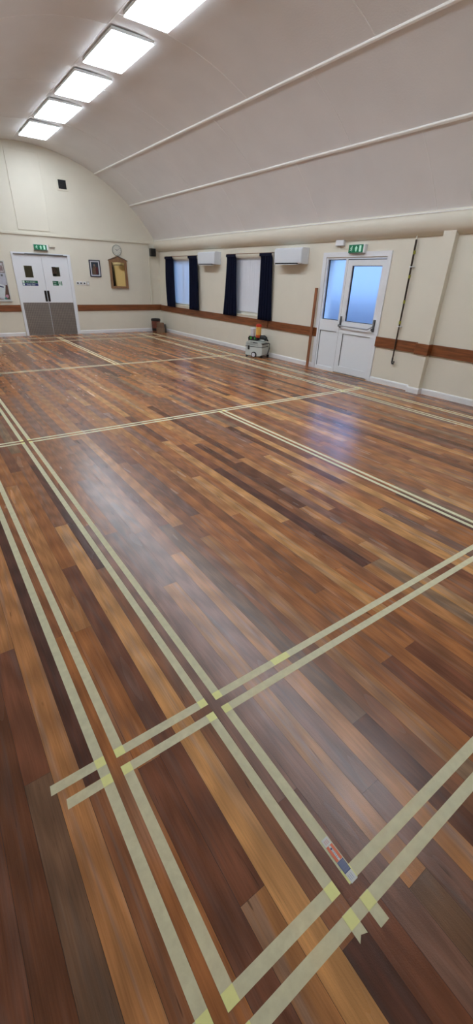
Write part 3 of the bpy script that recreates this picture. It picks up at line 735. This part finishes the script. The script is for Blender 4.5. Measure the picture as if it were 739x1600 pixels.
bm = NB(); box(bm, -.21, .21, -.02, -.014, .05, .70); obj('mirror_glass', bm, MIR, t)

FRB = mat('blue_black_picture_frame', (.012, .018, .05, 1), .35); MOUNT = mat('picture_mount', (.62, .64, .70, 1), .6)
PB = mat('print_dark_background', (.018, .028, .045, 1), .5, noise=.4, nscale=14); PR = mat('print_dark_red', (.075, .008, .012, 1), .5, noise=.3, nscale=20)
PT = mat('print_tan', (.13, .08, .05, 1), .5, noise=.3, nscale=20); PS = mat('print_skin', (.20, .14, .11, 1), .5)
t = thing('framed_picture', 'small dark blue framed portrait print between the double door and the mirror', 'picture', (4.60, YE, 1.785), 0)
bm = NB(); holed(bm, -.165, .165, -.22, .22, [(-.14, .14, -.195, .195)], -.025, 0); obj('picture_frame', bm, FRB, t)
bm = NB(); box(bm, -.14, .14, -.012, 0, -.195, .195); obj('mount', bm, MOUNT, t)
bm = NB(); box(bm, -.105, .105, -.014, -.011, -.165, .165); pr_ = obj('portrait_print', bm, PB, t)
bm = NB(); prism(bm, [(-.09, -.15), (-.09, -.02), (-.05, .05), (.03, .05), (.04, -.15)], 'y', -.0152, -.0138); obj('printed_coat', bm, PT, pr_)
bm = NB(); prism(bm, [(.02, -.16), (.01, .0), (.04, .05), (.085, .02), (.08, -.13)], 'y', -.0158, -.0138); obj('printed_robe', bm, PR, pr_)
bm = NB(); cyl(bm, (-.015, -.0138, .085), (-.015, -.0158, .085), .032, seg=16); obj('printed_face', bm, PS, pr_)

for i, x in enumerate((4.03, 4.125, 4.225)):
    t = thing('wall_socket', ['left', 'middle', 'right'][i] + ('most' if i != 1 else '') + ' of three small black-centred white sockets in a row beside the double door', 'socket', (x, YE, 1.388), 0, 'row of black-centred sockets')
    bm = NB(); box(bm, -.042, .042, -.012, 0, -.04, .04, .004); obj('plate', bm, UPVC, t)
    bm = NB(); cyl(bm, (0, -.011, 0), (0, -.028, 0), .024, .020, seg=16); obj('jack', bm, BLACK, t)
t = thing('light_switch', 'pale switch plate right of the three black-centred sockets', 'switch', (4.33, YE, 1.385), 0)
bm = NB(); box(bm, -.045, .045, -.012, 0, -.06, .06, .004); obj('plate', bm, mat('grey_switch_plate', (.60, .58, .52, 1), .4), t)
bm = NB(); box(bm, -.02, .02, -.018, -.010, -.022, .022, .003); obj('rocker', bm, UPVC, t)

t = thing('wall_speaker', 'small black loudspeaker high on the far wall near the corner', 'speaker', (6.47, YE, 2.29), 0)
bm = NB(); box(bm, -.085, .085, -.16, -.03, -.105, .105, .008); obj('cabinet', bm, BLACK, t)
bm = NB(); box(bm, -.075, .075, -.168, -.158, -.095, .095, .003); obj('speaker_grille', bm, DARK, t)
bm = NB(); box(bm, -.02, .02, -.035, 0, -.03, .03); obj('bracket', bm, BLACK, t)

ALU = mat('noticeboard_edge', (.62, .62, .60, 1), .4); CORK = mat('brown_board', (.13, .075, .055, 1), .9, noise=.3, nscale=60)
t = thing('noticeboard', 'pale framed noticeboard covered in papers left of the double door', 'noticeboard', (1.53, YE, .955), 0)
bm = NB(); holed(bm, -.60, .60, -.03, .925, [(-.575, .575, -.005, .90)], -.03, 0); obj('board_frame', bm, ALU, t)
bm = NB(); box(bm, -.575, .575, -.012, 0, -.005, .90); obj('board_backing', bm, CORK, t)
bm = NB(); box(bm, -.60, .62, -.05, -.01, -.055, -.035, .003); obj('ledge', bm, ALU, t)
P1 = mat('paper_pinkish_print', (.50, .47, .48, 1), .6, noise=.35, nscale=22); P2 = mat('paper_lilac_grey', (.50, .52, .60, 1), .6, noise=.12, nscale=12)
P3 = mat('paper_white', (.66, .72, .74, 1), .6, noise=.06, nscale=15); PK = mat('pink_paper', (.55, .28, .36, 1), .6); GN = mat('green_paper', (.04, .20, .15, 1), .6); NV = mat('navy_ink', (.02, .035, .12, 1), .6)
def paper(label, cx, cz, w_, h_, rot_, m, layer, extra=None):
    o = NB(); box(o, -w_ / 2, w_ / 2, -.001, .0, -h_ / 2, h_ / 2); o = obj('paper_notice', o, m); o.location = (cx, YE - .0135 - layer * .0015, cz); o.rotation_euler = (0, math.radians(rot_), 0)
    tag(o, label, 'paper', 'papers pinned on the noticeboard')
    if extra:
        for nm, a, b, c, d, mm in extra:
            bm = NB(); box(bm, a, b, -.0016, -.0008, c, d); obj(nm, bm, mm, o)
    return o
PP = mat('ink_pink_brown', (.30, .22, .22, 1), .6, noise=.4, nscale=30)
paper('grey-pink printed sheet at the top right of the noticeboard', 1.97, 1.72, .25, .23, 0, P1, 0, [('printed_image', -.10, .10, -.08, .04, PP), ('printed_heading', -.08, .10, .06, .09, MOUNT)])
paper('lilac-grey sheet with a small dark mark in the middle of the noticeboard', 1.97, 1.45, .26, .29, 1, P2, 1, [('printed_mark', .02, .07, .06, .11, DGREY)])
paper('white tilted sheet with a blue bar low on the noticeboard', 1.88, 1.17, .28, .32, 14, P3, 2, [('printed_bar', -.14, .10, .09, .12, NV)])
paper('white sheet at the upper left of the visible noticeboard', 1.70, 1.60, .21, .30, 0, P3, 0, [('printed_lines', -.07, .07, -.06, .08, P2)])
paper('pale lilac strip along the foot of the noticeboard', 1.90, 1.00, .20, .07, 12, P2, 0, [('printed_edge', -.1, .08, .015, .03, NV)])
bm = NB(); cyl(bm, (0, 0, 0), (0, -.002, 0), .040, seg=20); o = obj('rosette', bm, PK); o.location = (2.04, YE - .018, 1.03); tag(o, 'round pink rosette low at the right edge of the noticeboard', 'rosette')
bm = NB(); cyl(bm, (0, 0, 0), (0, -.002, 0), .034, seg=6); o = obj('badge', bm, GN); o.location = (2.00, YE - .020, .975); tag(o, 'small green badge at the foot of the noticeboard', 'badge')

# ------------------------------------------------------------ ceiling lights
def light():
    t = thing('ceiling_light', '', 'ceiling light', (3.19, 12.58, 4.412), 0, 'row of ceiling light panels')
    bm = NB(); holed(bm, -.30, .30, -.60, .60, [(-.296, .296, -.596, .596)], .006, .042)
    for v in bm.verts: v.co = Vector((v.co.x, v.co.z, v.co.y))
    box(bm, -.297, .297, -.597, .597, .030, .040)
    obj('frame', bm, LAMPFR, t)
    bm = NB(); box(bm, -.298, .298, -.598, .598, -.006, .006, .002); obj('diffuser', bm, LAMPM, t)
    for sy in (-.4, .4):
        bm = NB(); box(bm, -.02, .02, sy - .02, sy + .02, .040, .10); obj('mounting_foot', bm, LAMPFR, t)
    return t
L0 = light(); names = ['farthest glowing ceiling light panel, above the far wall door', 'second glowing ceiling light panel from the far wall', 'third glowing ceiling light panel from the far wall',
                       'fourth glowing ceiling light panel from the far wall', 'nearest glowing ceiling light panel in view, cut by the top edge',
                       'glowing ceiling light panel out of view, sixth from the far wall', 'glowing ceiling light panel out of view, seventh from the far wall', 'glowing ceiling light panel out of view, eighth from the far wall']
L0['label'] = names[0]
for i in range(1, 8): dup(L0, (3.19, 12.58 - 1.61 * i, 4.412), 0, names[i])

# ------------------------------------------------------------ window pole, leaning stick
t = thing('window_pole', 'long dark hooked pole clipped upright to the wall between the glazed door and the pilaster', 'pole', (6.675, 4.60, .42), RZ)
bm = NB(); tube(bm, [(0, 0, .05), (0, 0, 1.0), (-.012, 0, 1.86)], [.012, .015, .016]); obj('shaft', bm, POLEW, t, smooth=True)
for nm, z in (('grip_band', 1.66), ('grip_band', 1.32), ('grip_band', .95), ('grip_band', .63)):
    bm = NB(); cyl(bm, (0, 0, z), (0, 0, z + .05), .0185); obj(nm, bm, BANDY, t)
bm = NB(); tube(bm, [(0, 0, .08), (0, 0, .0), (.012, 0, -.025), (.035, 0, -.022), (.042, 0, .005), (.035, 0, .02)], .014); obj('hook', bm, BLACK, t, smooth=True)
bm = NB(); tube(bm, [(-.012, 0, 1.84), (-.014, 0, 1.90), (-.014, 0, 1.935)], [.014, .010, .006]); obj('tip', bm, CREAMP, t, smooth=True)
for z in (1.48, .585):
    bm = NB(); box(bm, -.035, .035, -.016, .045, z, z + .012, .002); obj('wall_clip', bm, UPVC, t)
bm = NB(); 
box(bm, -.028, .028, -.016, .016, 0, 1.535, .003)
o = obj('wooden_batten', bm, STICKW); o.location = (6.628, 6.70, .003); o.rotation_euler = (0, math.radians(1.2), RZ)
o.rotation_euler = (math.radians(-1.2), 0, RZ)
tag(o, 'reddish wooden stick leaning upright against the rail left of the glazed door', 'stick')

# ------------------------------------------------------------ bin and boxes in the far corner
BINR = mat('red_brown_bin', (.17, .055, .035, 1), .5, noise=.2, nscale=10); CARD = mat('brown_cardboard', (.20, .12, .075, 1), .85, noise=.12, nscale=12); CARD2 = mat('tan_cardboard', (.24, .155, .095, 1), .85, noise=.12, nscale=12)
t = thing('waste_bin', 'red-brown bin with a black rim in the far corner behind the cartons', 'bin', (6.35, 13.76, 0), 0)
bm = NB(); lathe(bm, [(.115, 0), (.13, .02), (.145, .36)], seg=24); obj('bin_body', bm, BINR, t, smooth=True)
bm = NB(); lathe(bm, [(.118, 0), (.133, .05), (.136, .12), (.120, .12)], seg=24); obj('base_band', bm, BLACK, t, smooth=True)
bm = NB(); lathe(bm, [(.148, .34), (.155, .35), (.155, .405), (.14, .41), (.125, .38), (.125, .36)], seg=24); obj('rim', bm, BLACK, t, smooth=True)
def carton(label, loc, rz, w_, d_, h_, m):
    t = thing('cardboard_box', label, 'box', loc, rz, 'cartons in the far corner')
    bm = NB(); box(bm, -w_ / 2, w_ / 2, -d_ / 2, d_ / 2, 0, h_, .003); obj('carton', bm, m, t)
    bm = NB(); box(bm, -.02, .02, -d_ / 2 - .0015, d_ / 2 + .0015, h_ - .03, h_ + .0015); obj('parcel_tape', bm, CARD2 if m is CARD else CARD, t)
    return t
carton('lower brown carton on the floor in front of the red-brown bin', (6.385, 13.50, .001), math.radians(-12), .24, .18, .155, CARD2)
carton('upper darker carton stacked on the lower brown carton by the bin', (6.385, 13.505, .1595), math.radians(-8), .20, .17, .145, CARD)
t = thing('cylinder_tub', 'small dark tub on the floor right of the cartons in the far corner', 'tub', (6.60, 13.62, 0), 0)
bm = NB(); lathe(bm, [(.045, 0), (.05, .01), (.05, .20), (.04, .22)], seg=20); obj('tub_body', bm, mat('olive_tub', (.07, .065, .05, 1), .5), t, smooth=True)
bm = NB(); lathe(bm, [(.042, .215), (.042, .24), (.02, .245)], seg=20); obj('lid', bm, BLACK, t, smooth=True)

# ------------------------------------------------------------ dust extractor with sander and tubs
LG = mat('light_grey_plastic', (.52, .56, .53, 1), .45); LG2 = mat('pale_grey_plastic', (.60, .63, .60, 1), .45); GRN = mat('bright_green_plastic', (.05, .42, .06, 1), .4)
WH = mat('white_plastic_tub', (.68, .68, .72, 1), .4); YEL = mat('yellow_tub', (.72, .40, .09, 1), .45); RED = mat('red_lid', (.62, .035, .012, 1), .4); ORR = mat('orange_red_band', (.50, .07, .015, 1), .45)
ANG = math.atan2(-.92, .39)     # long axis: towards the camera along the wall
t = thing('dust_extractor', 'grey wheeled dust extractor by the right wall under the closed blind', 'vacuum cleaner', (6.42, 8.27, 0), ANG)
# local: x = long axis (toward camera end), -y side faces the hall
hb = .155; hl = .225
def rot_prism(bm, pts, y0, y1): prism(bm, pts, 'y', y0, y1)
bm = NB(); rot_prism(bm, [(-hl, .05), (-hl - .005, .20), (-hl + .01, .235), (hl - .01, .235), (hl + .005, .20), (hl, .07), (hl - .05, .045), (-hl + .06, .04)], -hb, hb)
obj('dirt_container', bm, LG2, t)
bm = NB(); box(bm, -hl - .004, hl + .004, -hb - .004, hb + .004, .235, .248); obj('seam', bm, BLACK, t)
bm = NB(); rot_prism(bm, [(-hl, .248), (-hl - .002, .30), (-hl + .03, .35), (-hl + .08, .365), (hl - .12, .365), (hl - .04, .33), (hl, .30), (hl, .248)], -hb, hb)
obj('motor_head', bm, LG, t)
bm = NB(); box(bm, .02, hl + .035, -hb + .01, hb - .01, .305, .325, .004); box(bm, -.02, .10, -hb - .006, -hb + .02, .325, .34); obj('hose_deck', bm, BLACK, t)
for x in (-.13,):
    bm = NB(); box(bm, x - .03, x + .015, -hb - .016, -hb + .004, .17, .262, .004); obj('clip_latch', bm, BLACK, t)
bm = NB(); box(bm, -.19, .12, -hb - .004, -hb, .28, .287); box(bm, -.19, .12, -hb - .004, -hb, .305, .312); box(bm, -.10, .02, -hb - .004, -hb, .33, .345); obj('vent_grooves', bm, DGREY, t)
for sy in (-1, 1):
    bm = NB(); cyl(bm, (.02, sy * (hb + .001), .066), (.02, sy * (hb + .036), .066), .066, seg=28); wh = obj('wheel', bm, BLACK, t, smooth=True)
    bm = NB(); cyl(bm, (.02, sy * (hb + .030), .066), (.02, sy * (hb + .041), .066), .047, seg=28); cyl(bm, (.02, sy * (hb + .040), .066), (.02, sy * (hb + .046), .066), .014, seg=14); obj('wheel_hub', bm, WH, wh, smooth=True)
for x, y in ((-hl + .03, -hb + .025), (-hl + .03, hb - .025), (hl - .01, -hb + .02), (hl + .02, hb - .03)):
    bm = NB(); cyl(bm, (x, y - .014, .028), (x, y + .014, .028), .028, seg=18); box(bm, x - .018, x + .018, y - .02, y + .02, .03, .062, .004); obj('caster', bm, BLACK, t, smooth=True)
bm = NB(); tube(bm, [(hl + .01, hb - .02, .07), (hl + .045, hb - .01, .20), (hl + .04, hb - .01, .31)], .013); obj('hose_bracket', bm, DGREY, t, smooth=True)
Mx = Matrix.Translation((6.42, 8.27, 0)) @ Matrix.Rotation(ANG, 4, 'Z')
def onvac(x, y, z): return tuple(Mx @ Vector((x, y, z)))
s = thing('floor_sander', 'black sander with green trim lying on top of the dust extractor', 'power tool', onvac(0, 0, .366), ANG)
bm = NB(); rot_prism(bm, [(-.20, .0), (-.215, .05), (-.19, .09), (-.05, .085), (.02, .07), (.05, .015), (.03, 0)], -.065, .065); bmesh.ops.bevel(bm, geom=[e for e in bm.edges if len(e.link_faces) == 2 and e.calc_face_angle(0) > .6], offset=.008, segments=2, affect='EDGES'); obj('tool_body', bm, BLACK, s, smooth=True)
bm = NB(); tube(bm, [(.0, .01, .05), (.09, .01, .075), (.18, .01, .08), (.235, .01, .05)], [.042, .052, .055, .046], seg=16); obj('motor_grip', bm, BLACK, s, smooth=True)
bm = NB(); cyl(bm, (-.14, -.063, .055), (-.14, -.072, .055), .026, seg=18); box(bm, -.05, -.025, -.07, -.06, .03, .075, .003); obj('green_button', bm, GRN, s)
bm = NB(); box(bm, .10, .20, -.02, .05, .0, .034, .004); obj('support_shoe', bm, LG2, s)
bm = NB(); tube(bm, [(.23, .01, .06), (.26, .03, .04), (.25, .08, .01), (.10, .11, .012), (-.05, .12, .012)], .012); obj('power_hose', bm, BLACK, s, smooth=True)
w2 = thing('white_tub', 'white plastic tub standing on the sander left of the yellow canister', 'tub', onvac(-.125, 0, .457), 0)
bm = NB(); lathe(bm, [(.052, 0), (.056, .01), (.060, .15), (.063, .152), (.063, .158)], seg=24); obj('tub_body', bm, WH, w2, smooth=True)
bm = NB(); lathe(bm, [(.066, .158), (.066, .182), (.05, .186)], seg=24); obj('lid', bm, UPVC, w2, smooth=True)
y2 = thing('yellow_canister', 'yellow canister with red lid standing on the dust extractor', 'canister', onvac(.03, -.01, .437), 0)
bm = NB(); lathe(bm, [(.060, .04), (.062, .05), (.062, .23), (.06, .24)], seg=24); obj('canister_body', bm, YEL, y2, smooth=True)
bm = NB(); lathe(bm, [(.060, .0), (.063, .005), (.063, .06), (.06, .062)], seg=24); obj('base_band', bm, ORR, y2, smooth=True)
bm = NB(); lathe(bm, [(.065, .236), (.066, .262), (.055, .292), (.03, .30)], seg=24); obj('lid', bm, RED, y2, smooth=True)

# ------------------------------------------------------------ masking tape
TW = .0375; G = .02; tcount = [0]
def strip(x0, x1, y0, y1, label, layer=0, jag=None, group='masking tape court lines'):
    cx, cy = (x0 + x1) / 2, (y0 + y1) / 2; bm = NB(); hx, hy = (x1 - x0) / 2, (y1 - y0) / 2; h = .00025
    pts = [(-hx, -hy), (hx, -hy), (hx, hy), (-hx, hy)]
    if jag == 'y': pts = [(-hx, -hy), (-hx * .1, -hy + .012), (hx, -hy + .004), (hx, hy), (-hx, hy)]
    if jag == 'x': pts = [(-hx, hy), (-hx - .004, -hy), (hx, -hy), (hx, hy)]
    bm.faces.new([bm.verts.new((x, y, h)) for x, y in pts])   # a single 0.1 mm film lying on the boards
    o = obj('masking_tape', bm, TAPE); o.location = (cx, cy, .0003 + layer * .0004)
    for (a, b, c, d, ly) in RECTS:      # where this strip lies over an earlier one the double layer looks yellower
        u0, u1, v0, v1 = max(a, x0), min(b, x1), max(c, y0), min(d, y1)
        if u1 - u0 > .01 and v1 - v0 > .01:
            bm = NB(); bm.faces.new([bm.verts.new(p) for p in ((u0 - cx, v0 - cy, h + .0012 - layer * .0004), (u1 - cx, v0 - cy, h + .0012 - layer * .0004), (u1 - cx, v1 - cy, h + .0012 - layer * .0004), (u0 - cx, v1 - cy, h + .0012 - layer * .0004))])
            q = obj('double_layer_patch', bm, TAPE2, o); q['label'] = 'brighter yellow patch where two tape layers overlap'
    RECTS.append((x0, x1, y0, y1, layer))
    tag(o, label, 'tape', group); return o
YB, YL, YS, YS2, YL2, YB2 = .02, .802, 4.72, 8.70, 12.63, 13.38
XO, XI, XM, XI2, XO2 = .02, .48, 3.053, 5.605, 6.06
# lines running away from the camera
def L_(x): return (x - G - TW, x - G)
def R2(x): return (x + G, x + G + TW)
strip(*L_(XO), -.45, YB2 + G + TW, 'long tape strip on the outer edge of the leftmost line, full hall length', 1)
strip(*R2(XO), YB + G, YL - G, 'tape strip on the inner edge of the leftmost line, nearest the camera corner', 1)
strip(*R2(XO), YL + G, YS - G, 'tape strip on the inner edge of the leftmost line, beyond the first crossing', 1)
strip(*R2(XO), YS + G, YB2 + G, 'tape strip on the inner edge of the leftmost line, hall far half', 1)
strip(*L_(XI), YB + G, YL - G, 'left tape strip of the second line, ending near the printed label', 1)
strip(*L_(XI), YL + G, YS - G, 'left tape strip of the second line between the first and middle crossings', 1)
strip(*L_(XI), YS + G, YB2 + G, 'left tape strip of the second line beyond the middle crossing', 1)
strip(*R2(XI), YB + G - .002, YL - G, 'right tape strip of the second line, carrying the orange and blue label', 1)
strip(*R2(XI), YL + G, YS - G, 'right tape strip of the second line between the first and middle crossings', 1)
strip(*R2(XI), YS + G, YB2 + G, 'right tape strip of the second line beyond the middle crossing', 1)
strip(*L_(XM), YB + G, YS - G, 'left tape strip of the near centre line running off the right edge', 1)
strip(*R2(XM), YB + G, YS - G, 'right tape strip of the near centre line running off the right edge', 1)
strip(*L_(XM), YS2 + G, YB2 + G, 'left tape strip of the short centre line in front of the double door', 1)
strip(*R2(XM), YS2 + G, YB2 + G, 'right tape strip of the short centre line in front of the double door', 1)
strip(*L_(XI2), YB + G, YB2 + G, 'left tape strip of the inner line beside the right wall', 1)
strip(*R2(XI2), YB + G, YB2 + G, 'right tape strip of the inner line beside the right wall', 1)
strip(*L_(XO2), YB + G, YB2 + G, 'left tape strip of the line closest to the right wall skirting', 1)
strip(*R2(XO2), -.3, YB2 + G + TW, 'right tape strip of the line closest to the right wall skirting', 1)
# lines running across the hall
def U_(y): return (y + G, y + G + TW)
def B_(y): return (y - G - TW, y - G)
strip(XO + G, XI - G, *U_(YB), 'short upper tape strip of the bottom cross line, left of the label', 0)
strip(XI + G, XO2 + G, *U_(YB), 'upper tape strip of the bottom cross line, running right from the label', 0)
strip(XO + G, XO2 + G + TW, *B_(YB), 'lower tape strip of the bottom cross line, crossing the two tape tails', 0)
strip(XO + G, XI - G, *U_(YL), 'short far-side tape strip bridging the two left lines at the first crossing', 0)
strip(XO + G, XI - G, *B_(YL), 'short near-side tape strip bridging the two left lines at the first crossing', 0)
strip(XI + G, .945, *U_(YL), 'far-side tape strip right of the first crossing, up to its bright overlap', 0)
strip(.843, XO2 + G, *U_(YL), 'far-side tape strip from the bright overlap to the right edge', 2)
strip(XI + G, XO2 + G, *B_(YL), 'near-side tape strip from the first crossing to the right edge', 0)
strip(-.20, XO - G, *U_(YL), 'longer torn tape tail sticking out left at the first crossing', 0, 'x')
strip(-.162, XO - G, *B_(YL), 'shorter torn tape tail sticking out left at the first crossing', 0, 'x')
strip(XI - G - TW, XI - G, -.070, YB + .001 - G, 'left torn tape tail with notched end poking below the bottom cross line', 1, 'y')
strip(XI + G, XI + G + TW, -.082, YB + .001 - G, 'right square-ended tape tail poking below the bottom cross line', 1)
strip(XO + G, XO + G + TW, -.12, YB + .001 - G, 'tape tail at the bottom edge of the photo under the leftmost line', 1)
strip(-.12, XO - G, *U_(YB), 'tape tail crossing the leftmost strip at the bottom edge of the photo', 0)
for U, nm in ((U_, 'far-side'), (B_, 'near-side')):
    strip(XL + .03, XO - G, *U(YS), nm + ' tape strip of the middle cross line left of the leftmost line', 0)
    strip(XO + G, XI - G, *U(YS), nm + ' tape strip of the middle cross line between the two left lines', 0)
    strip(XI + G, XO2 + G + (TW if U is U_ else 0), *U(YS), nm + ' tape strip of the middle cross line, running right toward the glazed door', 0)
    strip(XL + .03 if U is U_ else XO + G, XO2 + G + TW, *U(YS2), nm + ' tape strip of the cross line level with the dust extractor', 0)
    strip(XO + G, XO2 + G + TW, *U(YL2), nm + ' tape strip of the second last cross line before the double door', 0)
    strip(XO + G, XO2 + G + TW, *U(YB2), nm + ' tape strip of the last cross line before the double door', 0)
# printed label stuck on the tape end
LBW = mat('label_white', (.66, .68, .66, 1), .35); LBO = mat('label_orange', (.72, .15, .06, 1), .4); LBB = mat('label_navy', (.03, .045, .16, 1), .4); LBG = mat('label_light_ink', (.34, .38, .52, 1), .4); LBP = mat('label_pink_ink', (.62, .42, .40, 1), .4)
t = thing('printed_label', 'orange, navy and white printed label on the tape end near the bottom crossing', 'label', (.5205, .104, .0022), 0)
bm = NB(); box(bm, -.0135, .0135, -.068, .068, 0, .0003); obj('label_paper', bm, LBW, t)
bm = NB(); box(bm, -.0132, .0132, -.004, .044, .0003, .0005); po = obj('orange_panel', bm, LBO, t)
bm = NB(); box(bm, -.0035, .0035, -.003, .043, .0005, .0006); obj('white_band', bm, LBW, po)
bm = NB()
for k in range(6): box(bm, -.0025 + (k % 2) * .001, .0022, .030 - k * .0055, .0332 - k * .0055, .0006, .0007)
obj('band_lettering', bm, LBG, po)
bm = NB(); cyl(bm, (-.0005, .033, .0006), (-.0005, .033, .00075), .0032, seg=12); obj('band_emblem', bm, LBB, po)
bm = NB(); box(bm, -.0132, .0132, -.040, -.005, .0003, .0005); pb = obj('navy_panel', bm, LBB, t)
bm = NB()
for k in range(6):
    x = -.010 + k * .0038
    for j in range(4): box(bm, x, x + .0016, -.037 + j * .0078, -.0315 + j * .0078 + (.001 if (k + j) % 2 else 0), .0005, .0006)
obj('small_print', bm, LBG, pb)
bm = NB()
for k in range(3): box(bm, -.008 + k * .006, -.0045 + k * .006, .049, .062, .0003, .0004)
obj('faint_print', bm, LBP, t)
bm = NB()
for k in range(3): box(bm, -.009 + k * .006, -.007 + k * .006, -.062, -.046, .0003, .0004)
obj('faint_print', bm, LBG, t)
